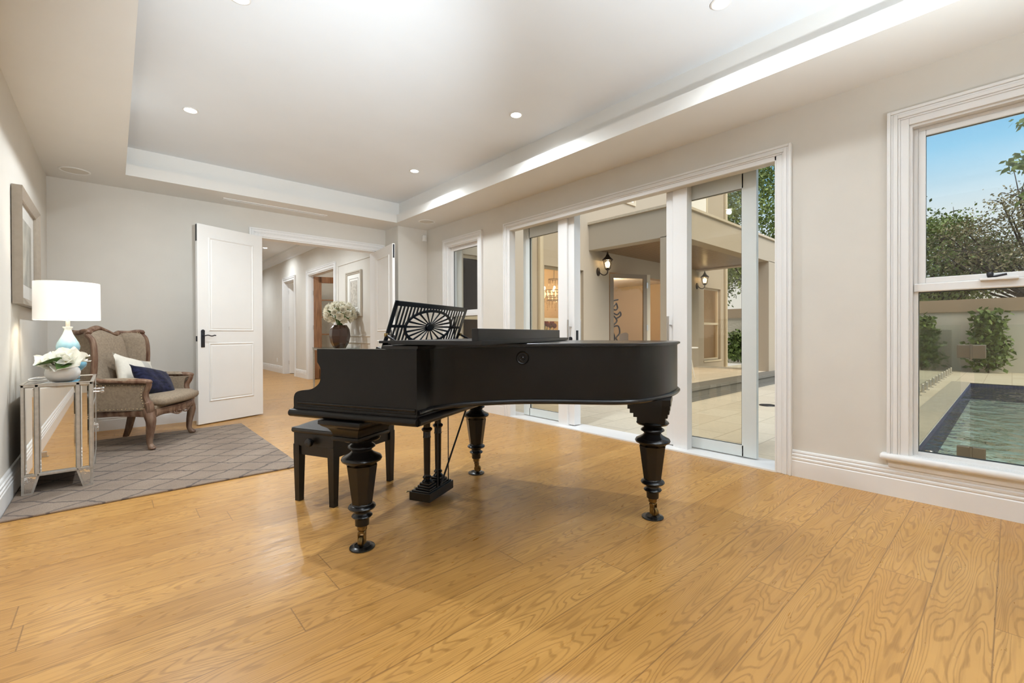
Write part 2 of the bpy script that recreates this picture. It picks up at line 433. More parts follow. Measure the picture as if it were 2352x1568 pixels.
struct('wall_back', w, M['wall'], 'beige painted wall with the double doorway and boxed pier', 'wall')
w = MB(); w.box((XL, YF-0.2, -0.1), (XR, YF, 3.2))
struct('wall_rear', w, M['wall'], 'plain beige wall behind the viewer', 'wall')

c = MB()
def perim(x0, x1, y0, y1, z0, z1):   # frame of slabs around an opening
    c.box((XL-0.1, YF-0.1, z0), (x0, YB+0.1, z1)); c.box((x1, YF-0.1, z0), (XO-0.05, YB+0.1, z1))
    c.box((x0, y1, z0), (x1, YB+0.1, z1)); c.box((x0, YF-0.1, z0), (x1, y0, z1))
perim(0.10, 3.125, YF+0.55, 6.048, H, 2.80)
perim(0.02, 3.205, YF+0.47, 6.128, 2.80, HT)
struct('ceiling_border', c, M['ceilborder'], 'cream lowered ceiling border with stepped tray edge', 'ceiling')
c = MB(); c.box((XL-0.1, YF-0.1, HT), (XO-0.05, YB+0.1, HT+0.12))
struct('ceiling', c, M['ceil'], 'cool white recessed tray ceiling', 'ceiling')

# baseboards
b = MB(); baseboard(b, 0, XR, -1, YF, 1.083); baseboard(b, 0, XR, -1, 4.31, 6.2)
struct('baseboard_right', b, M['trim'], 'white moulded skirting under the windows', 'baseboard')
b = MB(); baseboard(b, 0, XL, 1, YF, YB)
struct('baseboard_left', b, M['trim'], 'white moulded skirting behind the mirrored cabinet', 'baseboard')
b = MB(); baseboard(b, 1, YB, -1, XL, 1.32); baseboard(b, 1, 6.2, -1, 3.224, XR); baseboard(b, 0, 3.224, -1, 6.178, YB-0.03)
struct('baseboard_back', b, M['trim'], 'white moulded skirting behind the armchair', 'baseboard')

# ------------------------------------------------------------------ windows
def sash_window(name, label, y0, y1, sill_over, latch_y=None):
    z0, z1 = 0.262, 2.34
    root = struct_empty(name, label, 'window')
    m = MB(); architrave(m, 0, XR, -1, y0-0.105, y1+0.105, z0, z1+0.105, 0.105)
    # reveal lining
    ring(m, 0, XR-0.004, XO-0.10, y0, y1, z0, z1, 0.014)
    m.build('window_architrave', M['trim'], root, smooth=False)
    s = MB()
    s.box((XR-0.055, y0-0.105-sill_over, z0-0.032), (XR+0.09, y1+0.105+sill_over, z0+0.012), 0.018, 3)
    s.box((XR-0.022, y0-0.10, z0-0.075), (XR+0.0, y1+0.10, z0-0.03), 0.006)
    s.build('window_sill', M['trim'], root)
    fr = MB(); ring(fr, 0, XR+0.05, XR+0.11, y0+0.014, y1-0.014, z0+0.012, z1-0.014, 0.022, True, 0.003)
    fr.box((XR+0.035, y0+0.016, 1.30), (XR+0.11, y1-0.016, 1.352), 0.006)
    fr.build('window_frame', M['trim'], root, smooth=False)
    up = MB(); ring(up, 0, XR+0.045, XR+0.085, y0+0.036, y1-0.036, 1.352, z1-0.036, 0.035, True, 0.004)
    us = up.build('upper_sash', M['trim'], root, smooth=False)
    g = MB(); g.box((XR+0.062, y0+0.068, 1.384), (XR+0.066, y1-0.068, z1-0.068)); g.build('pane', M['clear'], us, smooth=False)
    k = MB(); ring(k, 0, XR+0.058, XR+0.070, y0+0.066, y1-0.066, 1.382, z1-0.066, 0.006)
    k.build('seal', M['seal'], us, smooth=False)
    lo = MB(); ring(lo, 0, XR+0.070, XR+0.10, y0+0.030, y1-0.030, z0+0.03, 1.302, 0.006)
    lo.build('pane_seal', M['seal'], root, smooth=False)
    g = MB(); g.box((XR+0.083, y0+0.033, z0+0.033), (XR+0.087, y1-0.033, 1.30)); g.build('lower_pane', M['pane'], root, smooth=False)
    if latch_y is not None:
        lt = MB(); lt.box((XR+0.012, latch_y-0.075, 1.345), (XR+0.04, latch_y+0.075, 1.36), 0.003)
        lt.build('sash_latch', M['trim'], root); lt = MB()
        lt.tube([(XR+0.025, latch_y+0.045, 1.36), (XR+0.02, latch_y-0.03, 1.375)], 0.006, 8)
        lt.lathe([(0.004, 0), (0.013, 0.004), (0.015, 0.02), (0.011, 0.028), (0.0, 0.029)], 12, (XR+0.02, latch_y+0.035, 1.362))
        lt.build('latch_knob', M['bronze'], root)
    return root
sash_window('window_1', 'narrow sash window between the music stand and sliding doors', SW[0], SW[1], 0.0)
sash_window('window_2', 'large sash window overlooking the swimming pool', BW[0], BW[1], 0.035, 0.05)

# ------------------------------------------------------------------ sliding doors
root = struct_empty('door_1', 'wide white sliding door frame with mullions and sill', 'door frame')
m = MB(); architrave(m, 0, XR, -1, DW[0]-0.10, DW[1]+0.10, 0.0, DW[3]+0.10, 0.10); m.build('door_architrave', M['trim'], root, smooth=False)
m = MB()
m.box((XR-0.02, DW[0], 0), (XR+.075, DW[0]+0.012, 2.44)); m.box((XR-0.02, DW[1]-0.012, 0), (XR+.075, DW[1], 2.44))
m.box((XR+0.07, DW[0]-.3, 2.43), (XO, DW[1]+.3, 2.445))
m.build('jamb', M['trim'], root, smooth=False)
m = MB(); m.box((XR-0.022, DW[0]+.012, -0.02), (XO+0.02, DW[1]-.012, 0.012)); m.box((XR+.076, DW[0]-.295, -0.02), (XO+0.02, DW[0]+.011, 0.011)); m.box((XR+.076, DW[1]-.011, -0.02), (XO+0.02, DW[1]+.295, 0.011))
m.build('door_sill', M['trim'], root, smooth=False)
CY = 2.69
for s in (1, -1):
    a, b_ = CY+s*0.635, CY+s*0.77
    m = MB(); m.box((XR+0.07, min(a, b_), 0.0), (XR+0.16, max(a, b_), 2.435), 0.004); m.build('mullion', M['trim'], root, smooth=False)
# top track cover of the centre bay (reads as the pale head rail)
m = MB(); m.box((XR+0.10, CY-0.635, 2.36), (XR+0.145, CY+0.635, 2.43)); m.box((XR+0.10, DW[0]+0.012, 2.415), (XR+0.15, CY-0.77, 2.43)); m.box((XR+0.10, CY+0.77, 2.415), (XR+0.15, DW[1]-0.012, 2.43)); m.build('head_rail', M['trim'], root, smooth=False)

def sliding_leaf(y_lead, y_trail, label):
    """leaf in the outer track; y_lead = stile at the centre opening"""
    s = 1 if y_trail > y_lead else -1
    root = thing('sliding_door_leaf', label, 'sliding door', (0, 0, 0), 0, 'sliding glass door leaves', 'thing')
    x0, x1 = XR+0.162, XR+0.207
    def bx(mb, a, b_, z0, z1, x0=x0, x1=x1, bv=0.003): mb.box((x0, min(a, b_), z0), (x1, max(a, b_), z1), bv)
    y0 = y_lead; y1 = y_trail
    m = MB(); bx(m, y0, y0+s*0.115, 0.022, 2.425, XR+0.10, x1); m.build('lead_stile', M['trim'], root, smooth=False)
    m = MB(); bx(m, y1-s*0.115, y1, 0.022, 2.425); bx(m, y0+s*0.1, y1-s*0.1, 0.022, 0.115); bx(m, y0+s*0.1, y1-s*0.1, 2.242, 2.425)
    m.build('leaf_frame', M['alu'], root, smooth=False)
    m = MB(); bx(m, y0+s*0.113, y1-s*0.113, 0.113, 2.245, x0+0.018, x0+0.024, 0); m.build('pane', M['pane'], root, smooth=False)
    m = MB(); ya, yb = sorted((y0+s*0.112, y1-s*0.112)); ring(m, 0, x0+0.003, x0+0.020, ya, yb, 0.112, 2.246, 0.005); m.build('seal', M['seal'], root, smooth=False)
    h = MB(); yh = y0+s*0.045
    for xx in (XR+0.045, XR+0.255):
        h.tube([(xx, yh, 0.70), (xx, yh, 1.20)], 0.011, 12)
    h.tube([(XR+0.045, yh, 1.12), (XR+0.255, yh, 1.12)], 0.007, 8); h.tube([(XR+0.045, yh, 0.78), (XR+0.255, yh, 0.78)], 0.007, 8)
    h.build('pull_handle', M['steel'], root)
    if s > 0:
        h = MB(); R = Matrix.Translation((XR+0.10, y0+0.05, 0.985)) @ Euler((0, -PI/2, 0)).to_matrix().to_4x4()
        h.lathe([(0.0, 0), (0.024, 0.0), (0.024, 0.012), (0.012, 0.014), (0.012, 0.022), (0, 0.022)], 16, M=R); h.build('lock', M['bronze'], root)
        h = MB(); h.box((XR+0.13, y0-0.004, 0.93), (XR+0.165, y0+0.002, 1.08)); h.build('strike_plate', M['bronze'], root, smooth=False)
    return root
sliding_leaf(CY+0.555, CY+1.445, 'glazed sliding door leaf with lock, beside narrow window end')
sliding_leaf(CY-0.555, CY-1.31, 'glazed sliding door leaf slid towards the pool window')

# ------------------------------------------------------------------ double doorway to the hall
root = struct_empty('door_2', 'white moulded casing around the double doorway', 'door frame')
m = MB(); architrave(m, 1, YB, -1, 1.32, 3.196, 0.0, 2.443, 0.105); m.build('door_architrave', M['trim'], root, smooth=False)
m = MB(); m.box((1.425, YB-0.004, 0), (1.443, YB+0.17, BD[2])); m.box((3.042, YB-0.004, 0), (3.06, YB+0.17, BD[2])); m.box((1.425, YB-0.004, BD[2]-0.016), (3.06, YB+0.17, BD[2]+0.002))
m.build('door_lining', M['trim'], root, smooth=False)

def panel_leaf(name, label, hinge, ang, w, sgn, handle=True):
    """leaf from the hinge along +x local; both faces panelled"""
    root = thing(name, label, 'door', (hinge[0], hinge[1], 0), ang, None, 'thing')
    t = 0.038; z0, z1 = 0.012, 2.322
    px0, px1 = 0.125, w-0.12
    m = MB()
    m.box((0, -t/2, z0), (w, t/2, z1), 0.003)
    ob = m.build('leaf_board', M['door'], root, smooth=False)
    for (a, b_) in ((0.26, 0.95), (1.085, 2.185)):
        p = MB()
        for s in (1, -1):
            y = s*t/2
            # raised moulding ring and field
            def rr(d0, d1, h0, h1):
                o = [(px0+d0, a+d0), (px1-d0, a+d0), (px1-d0, b_-d0), (px0+d0, b_-d0)]
                i = [(px0+d1, a+d1), (px1-d1, a+d1), (px1-d1, b_-d1), (px0+d1, b_-d1)]
                for k in range(4):
                    q = (k+1) % 4
                    p.quad((o[k][0], y+s*h0, o[k][1]), (o[q][0], y+s*h0, o[q][1]), (i[q][0], y+s*h1, i[q][1]), (i[k][0], y+s*h1, i[k][1]))
            rr(0, 0.012, 0.0005, 0.010); rr(0.012, 0.024, 0.010, 0.001); rr(0.024, 0.038, 0.001, 0.006)
            d = 0.038
            p.quad((px0+d, y+s*0.006, a+d), (px1-d, y+s*0.006, a+d), (px1-d, y+s*0.006, b_-d), (px0+d, y+s*0.006, b_-d))
        p.build('door_panel', M['door'], root, smooth=False)
    if handle:
        h = MB()
        for s in (1, -1):
            y = s*t/2
            h.box((w-0.075, min(y, y+s*0.008), 0.90), (w-0.033, max(y, y+s*0.008), 1.09), 0.004)
            h.lathe([(0.0, 0), (0.021, 0), (0.021, 0.006), (0, 0.008)], 12, M=Matrix.Translation((w-0.054, y+s*0.002, 1.085)) @ Euler((-s*PI/2, 0, 0)).to_matrix().to_4x4())
            pth = smooth_path([(w-0.054, y, 1.035), (w-0.054, y+s*0.045, 1.035), (w-0.085, y+s*0.05, 1.04), (w-0.125, y+s*0.05, 1.03), (w-0.16, y+s*0.05, 1.038), (w-0.172, y+s*0.048, 1.034)], 4)
            h.tube(pth, 0.0065, 8)
        h.build('lever_handle', M['bronze'], root)
        e = MB(); e.box((w-0.002, -0.013, 0.97), (w+0.003, 0.013, 1.03)); e.build('latch_plate', M['bronze'], root, smooth=False)
        e = MB(); e.box((w-0.002, -0.011, 2.12), (w+0.003, 0.011, 2.31)); e.build('flush_bolt', M['bronze'], root, smooth=False)
    return root
aL = math.atan2(6.205-6.512, 0.687-1.403)
panel_leaf('panel_door', 'open white two-panel door with black lever, beside the armchair', (1.445, 6.53), aL, 0.80, 1)
aR = math.atan2(5.80-6.58, 2.948-3.045)
panel_leaf('panel_door', 'open white two-panel door folded against the wall pier', (3.045, 6.585), aR, 0.79, -1)
# ------------------------------------------------------------------ grand piano; local x runs along the keyboard, local y towards the player
PROT = math.radians(26.36)
piano = thing('grand_piano', 'black antique grand piano with turned legs and carved music stand', 'piano', (0.906, 2.126, 0), PROT)
def pv(u, v): return (u, -v)
Zc0, Zr = 0.69, 0.98
RIM = sm2([(-.12, .402), (.0, .392), (.10, .425), (.19, .483), (.255, .545), (.315, .625), (.37, .715), (.415, .83), (.445, .935), (.475, 1.05), (.512, 1.165), (.575, 1.245), (.66, 1.30), (.76, 1.348), (.86, 1.382), (.96, 1.405), (1.07, 1.42), (1.18, 1.42), (1.28, 1.385), (1.345, 1.31), (1.375, 1.2)], 4)
RIM = [(-.12, .02), (-.12, .40)] + RIM[1:] + [(1.38, .6), (1.38, .02)]
def offset(poly, d):
    out = []; n = len(poly)
    for i in range(n):
        a = Vector(poly[i-1]); p = Vector(poly[i]); c = Vector(poly[(i+1) % n])
        e1 = (p-a); e2 = (c-p)
        n1 = Vector((-e1.y, e1.x)); n2 = Vector((-e2.y, e2.x))
        if n1.length > 1e-9: n1.normalize()
        if n2.length > 1e-9: n2.normalize()
        nn = n1+n2
        if nn.length < 1e-6: nn = n1
        nn.normalize(); k = 1.0/max(0.5, nn.dot(n1) if n1.length > 0 else 1)
        out.append((p.x+nn.x*d*k, p.y+nn.y*d*k))
    return out
_a = sum(RIM[i-1][0]*RIM[i][1]-RIM[i][0]*RIM[i-1][1] for i in range(len(RIM)))
SGN = -1 if _a > 0 else 1      # offset(+SGN*d) grows the outline
def P2(poly): return [pv(*q) for q in poly]
m = MB(); m.prism(P2(RIM), 2, Zc0, 0.93)
outer = P2(RIM); inner = P2(offset(RIM, -SGN*0.028)); n = len(outer)
for i in range(n-1):   # the rim wall above the plate
    q = i+1
    m.quad((*outer[i], 0.93), (*outer[q], 0.93), (*outer[q], Zr), (*outer[i], Zr))
    m.quad((*outer[i], Zr), (*outer[q], Zr), (*inner[q], Zr), (*inner[i], Zr))
    m.quad((*inner[i], Zr), (*inner[q], Zr), (*inner[q], 0.93), (*inner[i], 0.93))
m.build('case', M['piano'], piano, angle=30)
# bead round the lower edge of the rim
m = MB(); bead = [(*pv(*q), 0.704) for q in offset(RIM[1:-1], SGN*0.004)]
m.tube(bead, 0.0125, 10); m.build('rim_bead', M['pianogl'], piano)
# cheeks
CH = sm2([(-.311, .69), (-.311, .74), (-.296, .764), (-.262, .775), (-.207, .782), (-.171, .797), (-.145, .821), (-.139, .857), (-.14, .888), (-.16, .915)], 4) + [(-.161, .978), (.402, .98), (.402, .69)]
for u0, u1 in ((-.1215, -.045), (1.305, 1.3815)):
    m = MB(); m.prism([(-a, b) for a, b in CH], 0, u0, u1); m.build('cheek', M['piano'], piano, angle=30)
m = MB()
m.tube([(-.121, .285, .716), (-.121, -.395, .716)], 0.007, 8)
m.tube([(-.121, .285, .702), (-.121, -.395, .702)], 0.004, 8)
m.build('cheek_moulding', M['piano'], piano)
# keybed with its half round lip
m = MB(); m.box((-.122, -.40, .645), (1.382, .315, .695), 0.003)
m.build('keybed', M['piano'], piano, smooth=False)
m = MB()
lip = [(-.128, -.405, .667), (-.128, .318, .667), (1.388, .318, .667), (1.388, -.405, .667)]
prof = [(math.cos(a)*0.020, math.sin(a)*0.0185) for a in [PI*k/8-PI/2 for k in range(9)]]
for a, b_, nx, ny in (((-.125, .325), (-.125, -.41), -1, 0), ((-.125, .32), (1.385, .32), 0, 1), ((-.125, -.405), (1.385, -.405), 0, -1)):
    rows = []
    for e in (a, b_):
        rows.append([(e[0]+nx*c, e[1]+ny*c, .666+s) for c, s in prof])
    m.grid(rows)
    for r in rows: m.bm.faces.new([m.bm.verts.new(p) for p in r])
m.build('keybed_moulding', M['piano'], piano, angle=60)
# keys, fallboard and key slip between the cheeks
m = MB(); m.box((-.045, .262, .69), (1.305, .285, .742), 0.004); m.build('key_slip', M['piano'], piano, smooth=False)
m = MB()
for k in range(52):
    x = -.035+k*(1.33/52); m.box((x, .115, .73), (x+1.33/52-.0012, .262, .752), 0.0012, 1)
m.build('white_keys', M['ivory'], piano, smooth=False)
m = MB()
for k in range(51):
    if (k+5) % 7 in (2, 6): continue
    x = -.035+(k+1)*(1.33/52); m.box((x-.006, .115, .75), (x+.006, .205, .764), 0.002, 1)
m.build('black_keys', M['pianogl'], piano, smooth=False)
m = MB(); m.prism([(.115, .752), (.105, .80), (.06, .93), (.02, .93), (.02, .75)], 0, -.045, 1.305); m.build('fallboard', M['piano'], piano, smooth=False)
# front panel of the music desk well
m = MB(); m.box((-.045, -.02, .93), (1.305, .135, .945), 0.003); m.build('desk_shelf', M['pianolid'], piano, smooth=False)
# main lid
LP = [(-.12, .245)] + RIM[1:-1] + [(1.38, .245)]
LO = offset(LP, SGN*0.016)
m = MB(); m.prism(P2(offset(LP, SGN*0.006)), 2, .981, .986); m.prism(P2(LO), 2, .986, .996)
top = P2(LO); ins = P2(offset(LP, SGN*0.008)); nn = len(top)
for i in range(nn):
    q = (i+1) % nn; m.quad((*top[i], .996), (*top[q], .996), (*ins[q], .999), (*ins[i], .999))
m.bm.faces.new([m.bm.verts.new((*p, .999)) for p in ins])
m.build('lid', M['pianolid'], piano, angle=25)
m = MB(); m.prism(P2([(-.15, .275), (-.15, .726), (1.205, .726), (1.385, .65), (1.385, .275)]), 2, 1.006, 1.020)
m.prism(P2([(-.142, .283), (-.142, .720), (1.20, .720), (1.377, .648), (1.377, .283)]), 2, 1.002, 1.0065)
m.build('folded_lid_flap', M['pianolid'], piano, smooth=False)
m = MB(); m.box((-.13, -.702, 1.019), (1.075, -.672, 1.070), 0.002); m.build('flap_lip', M['pianolid'], piano, smooth=False)
for x in (.05, .65, 1.25):
    m = MB(); m.tube([(x-.03, -.262, 1.004), (x+.03, -.262, 1.004)], 0.006, 8); m.build('lid_hinge', M['brass'], piano)
# rosette lock on the bent side
nrm = Vector((-.894, .448, 0)); nrm = Vector((nrm.x, -nrm.y, 0)).normalized()
R = nrm.to_track_quat('Z', 'Y').to_matrix().to_4x4()
m = MB(); m.lathe([(0.0, -.01), (.035, -.01), (.035, .006), (.031, .011), (.026, .006), (.019, .004), (.017, .010), (.014, .010), (.012, .005), (.007, .006), (.005, .011), (0, .013)], 28, M=Matrix.Translation((.372, -.705, .925)) @ R)
m.build('rosette', M['pianogl'], piano)

# --- carved music stand
W_, H_ = 0.83, 0.266
desk_m = Matrix.Translation((.24, .064, .985)) @ Euler((-math.radians(-20.5), 0, 0)).to_matrix().to_4x4()
# local stand plane: x along, z up the plate, y thickness; leaning away from the player
T = Matrix.Translation((.24, .064, .98)) @ Matrix.Rotation(math.radians(20), 4, 'X')
st = MB(); th = 0.0028
def sb(x0, z0, x1, z1, bv=0.0): st.box((x0, -th, z0), (x1, th, z1), bv, 2, T)
fw = 0.03
sb(0, 0, W_, .022); sb(0, H_-fw, W_, H_, .003); sb(0, -.028, fw, H_); sb(W_-fw, -.028, W_, H_)
for x0 in (0, W_-fw): st.box((x0, -th, -.030), (x0+fw, .038, -.014), .004, 2, T)
EX, EZ, EA, EB, ER = W_/2, .119, .268, .113, .017
npitch = 23
for k in range(1, npitch):
    x = fw+(W_-2*fw)*k/npitch; hw = .0058
    t = 1-((x-EX)/EA)**2
    if t <= 0: sb(x-hw, .02, x+hw, H_-fw)
    else:
        dz = EB*math.sqrt(t); sb(x-hw, EZ+dz-.006, x+hw, H_-fw)
        if EZ-dz > .026: sb(x-hw, .02, x+hw, EZ-dz+.006)
sb(fw, EZ-.008, EX-EA+.01, EZ+.008); sb(EX+EA-.01, EZ-.008, W_-fw, EZ+.008)
def ell(a, b, k, nseg=72):
    ang = 2*PI*k/nseg; return (EX+a*math.cos(ang), EZ+b*math.sin(ang))
for k in range(72):
    o0, o1 = ell(EA, EB, k), ell(EA, EB, k+1); i0, i1 = ell(EA-ER*1.25, EB-ER, k), ell(EA-ER*1.25, EB-ER, k+1)
    pts = [o0, o1, i1, i0]
    if max(p[1] for p in pts) < .0: continue
    A = [T @ Vector((p[0], -th*1.2, max(p[1], .004))) for p in pts]; B = [T @ Vector((p[0], th*1.2, max(p[1], .004))) for p in pts]
    for q in range(4):
        r = (q+1) % 4; st.quad(A[q], A[r], B[r], B[q])
    st.quad(*A); st.quad(*B)
for k in range(20):
    a = 2*PI*k/20+0.02
    p0 = Vector((EX+.030*math.cos(a), 0, EZ+.020*math.sin(a))); p1 = Vector((EX+(EA-.02)*math.cos(a), 0, EZ+(EB-.012)*math.sin(a)))
    d = (p1-p0); side = Vector((-d.z, 0, d.x)).normalized()
    h0, h1 = .0030, .0062
    q = [p0+side*h0, p1+side*h1, p1-side*h1, p0-side*h0]
    A = [T @ (v_+Vector((0, -th*.8, 0))) for v_ in q]; B = [T @ (v_+Vector((0, th*.8, 0))) for v_ in q]
    for j in range(4):
        r = (j+1) % 4; st.quad(A[j], A[r], B[r], B[j])
    st.quad(*A); st.quad(*B)
st.build('music_stand', M['pianolid'], piano, smooth=False)
m = MB(); m.lathe([(0, -.008), (.042, -.008), (.044, -.004), (.044, .004), (.042, .008), (.025, .011), (0, .012)], 24, M=T @ Matrix.Translation((EX, 0, EZ)) @ Matrix.Scale(.62, 4, (0, 0, 1)) @ Euler((PI/2, 0, 0)).to_matrix().to_4x4())
m.build('stand_hub', M['pianogl'], piano)
m = MB()
m.box((.225, -.24, .998), (1.085, .075, 1.012), 0.003); m.build('desk_slide', M['pianolid'], piano, smooth=False)
for x in (.225, 1.085):
    p0 = T @ Vector((x-.24+(.012 if x < .5 else -.012), -.008, .068)); p1 = Vector((x, -.035, 1.010))
    m = MB(); m.tube([p0, p0.lerp(p1, .55), p1], [.007, .007, .005], 8, flat=.5); ss = m.build('stand_strut', M['pianolid'], piano)
    m = MB(); m.box(p0-Vector((.010, .008, .008)), p0+Vector((.010, .008, .012)), .003); m.build('brass_catch', M['brass'], ss)

# --- turned legs on casters, standing in cups
LEG = [(.0, .552), (.084, .550), (.090, .541), (.083, .532), (.060, .528), (.049, .521), (.047, .517), (.055, .511), (.064, .504), (.065, .497), (.056, .491), (.049, .486), (.047, .479), (.058, .468), (.074, .459), (.092, .450), (.097, .440), (.093, .431), (.078, .424), (.072, .415), (.066, .411)]
FOOT = [(.046, .224), (.050, .221), (.051, .216), (.062, .211), (.066, .203), (.061, .195), (.046, .189), (.036, .184), (.035, .178), (.036, .172), (.046, .166), (.050, .160), (.045, .153), (.036, .149), (.034, .142), (.033, .114), (.0, .113)]
def piano_leg(u, v, block, rot, yaw=0.0):
    g = thing('leg', None, None, (u, -v, 0), rot); g.parent = piano
    m = MB(); m.lathe(LEG, 36); m.build('turned_collar', M['pianogl'], g, angle=50)
    m = MB(); m.lathe(FOOT, 32); m.build('turned_foot', M['pianogl'], g, angle=50)
    m = MB(); m.lathe([(.0, .412), (.0755, .411), (.0745, .404), (.050, .222), (.0, .221)], 8); m.build('octagonal_shaft', M['pianogl'], g, smooth=False)
    block(g)
    m = MB(); m.lathe([(.0, .118), (.026, .117), (.027, .110), (.024, .104), (.024, .092), (.021, .088), (.012, .086), (.012, .08), (0, .079)], 16)
    R = Matrix.Rotation(yaw, 4, 'Z')
    for s in (-1, 1):
        m.box((-.012, s*.0145-.003, .022), (.016, s*.0145+.003, .082), .002, 1, R @ Matrix.Translation((-.006, 0, 0)))
    m.box((-.014, -.017, .072), (.014, .017, .084), .003, 1, R)
    m.build('caster_fork', M['brass'], g)
    m = MB(); Rw = R @ Matrix.Translation((-.010, 0, .036)) @ Euler((PI/2, 0, 0)).to_matrix().to_4x4()
    m.lathe([(0, -.009), (.016, -.010), (.022, -.010), (.026, -.006), (.026, .006), (.022, .010), (.016, .010), (0, .009)], 24, M=Rw)
    m.build('caster_wheel', M['brass'], g)
    return g
def block_front(g):
    m = MB(); m.box((-.118, -.078, .546), (.118, .078, .566), .004)
    prof = sm2([(.566, .0), (.585, .006), (.605, .022), (.618, .045), (.628, .056)], 4)
    rows = []
    for z, d in prof:
        x, y = .112+d*.75, .072+d*.85; rows.append([(-x, -y, z), (x, -y, z), (x, y, z), (-x, y, z)])
    m.grid(rows, close_v=True, caps=True)
    m.box((-.158, -.124, .626), (.158, .124, .646), .004)
    m.build('leg_block', M['piano'], g, angle=30)
def block_tail(g):
    m = MB()
    for z0, z1, x0, x1, y0, y1 in ((.546, .585, .078, .078, .072, .078), (.583, .612, .098, .095, .085, .095), (.610, .640, .13, .110, .095, .110), (.638, .668, .165, .118, .10, .118), (.666, .697, .20, .122, .105, .122)):
        poly = [(-x0, -y0*.6), (-x0*.9, -y0), (x1*.55, -y0), (x1, -y0*.35), (x1, y1*.5), (x1*.6, y1), (-x0, y1)]
        m.prism([(a, b_) for a, b_ in poly], 2, z0, z1)
    b_ = m
    b_.build('leg_block', M['piano'], g, smooth=False)
piano_leg(0, 0, block_front, 0.0, math.radians(20))
piano_leg(1.254, 0, block_front, 0.0, math.radians(105))
piano_leg(.895, 1.317-.02, block_tail, math.radians(0), math.radians(60))
def wpt(u, v): 
    c, s = math.cos(PROT), math.sin(PROT); return (0.906+c*u+s*v, 2.126+s*u-c*v)
CUP = [(0, .0), (.058, 0), (.061, .003), (.060, .007), (.046, .010), (.040, .013), (.036, .010), (0, .010)]
cups = (((0, 0), "black caster cup under the piano's nearest front leg"), ((1.254, 0), 'black caster cup under the far front piano leg by the doors'), ((.895, 1.297), 'black caster cup under the tail leg of the piano'))
for (uv_, lab) in cups:
    x, y = wpt(*uv_); t = thing('caster_cup', lab, 'caster cup', (x, y, 0), 0, 'piano caster cups')
    m = MB(); m.lathe(CUP, 28); m.build('cup', M['pianogl'], t)

# --- pedal lyre
ly = thing('pedal_lyre', None, None, (0, 0, 0)); ly.parent = piano
m = MB(); m.box((.545, -.04, .03), (.835, .105, .082), .002); m.box((.555, -.03, .080), (.825, .095, .090), .003)
m.build('pedal_box', M['pianogl'], ly, smooth=False)
COLP = [(0, .125), (.030, .125), (.031, .133), (.024, .14), (.020, .147), (.027, .153), (.027, .16), (.021, .165), (.019, .172), (.0195, .19), (.022, .40), (.025, .405), (.023, .412), (.0225, .44), (.030, .447), (.034, .455), (.030, .463), (.021, .468), (.021, .49), (.027, .497), (.027, .503), (.030, .506), (.030, .65), (0, .65)]
for uu in (.625, .755):
    m = MB()
    m.box((uu-.052, -.024, .088), (uu+.052, .080, .100), .003); m.box((uu-.043, -.015, .099), (uu+.043, .071, .113), .003); m.box((uu-.034, -.006, .112), (uu+.034, .062, .127), .003)
    m.lathe(COLP, 24, (uu, .028, 0), ripple=None); m.build('lyre_column', M['pianogl'], ly, angle=45)
m = MB(); m.tube([(.70, -.025, .088), (1.0, -.10, .66)], .006, 8); m.build('brace_rod', M['bronze'], ly)
m = MB()
for uu in (.66, .79): m.tube([(uu, -.028, .088), (uu, -.028, .65)], .0035, 6)
m.build('pedal_rods', M['bronze'], ly)
for uu in (.645, .725):
    m = MB(); pth = smooth_path([(uu, .10, .050), (uu, .15, .046), (uu, .19, .038)], 4); m.tube(pth, [.009]*4+[.012]*4+[.016], 10, flat=.35, up=(1, 0, 0)); m.build('pedal', M['brass'], ly)

# ------------------------------------------------------------------ piano bench
bx_, by_ = wpt(.62, -.652)
bench = thing('piano_bench', 'black adjustable piano bench with padded seat half under the keyboard', 'bench', (bx_, by_, 0), PROT-0.03)
LX, LY = .285, .165
rows = []
for i in range(11):
    row = []
    for j in range(11):
        a = -1+2*i/10; b_ = -1+2*j/10
        row.append((a*(LX+.012), b_*(LY+.012), .458+.035*(1-a**4)*(1-b_**4)+.006))
    rows.append(row)
m = MB(); m.grid(rows); m.box((-LX-.014, -LY-.014, .432), (LX+.014, LY+.014, .466), .015, 3)
m.build('seat_cushion', M['leather'], bench, angle=60)
m = MB(); m.box((-LX, -LY, .352), (LX, LY, .434), .003); m.build('seat_box', M['bench'], bench, smooth=False)
m = MB()
for s in (-1, 1):
    m.box((-LX+.03, s*(LY-.02)-.01, .295), (LX-.03, s*(LY-.02)+.01, .352)); m.box((s*(LX-.02)-.01, -LY+.03, .295), (s*(LX-.02)+.01, LY-.03, .352))
m.build('apron', M['bench'], bench, smooth=False)
for sx in (-1, 1):
    for sy in (-1, 1):
        m = MB(); x, y = sx*(LX-.022), sy*(LY-.022)
        rows = [[(x+a*h, y+b_*h, z) for a, b_ in ((-1, -1), (1, -1), (1, 1), (-1, 1))] for z, h in ((.36, .024), (.30, .024), (.02, .018), (.0, .018))]
        m.grid(rows, close_v=True, caps=True)
        m.build('leg', M['bench'], bench, smooth=False)
for s in (-1, 1):
    m = MB(); m.lathe([(0, 0), (.008, 0), (.008, .018), (.024, .02), (.026, .026), (.026, .04), (.022, .045), (0, .046)], 20, M=Matrix.Translation((s*LX, 0, .388)) @ Euler((0, s*PI/2, 0)).to_matrix().to_4x4())
    m.build('height_knob', M['pianogl'], bench)
# ------------------------------------------------------------------ rug
m = MB(); m.box((-.484, 3.752, 0.0), (1.108, 5.985, .013), .005)
tag(m.build('rug', M['rug'], smooth=False), 'taupe wool rug with hand-drawn dark diamond lines on oak floor', 'rug')
RZ = .013
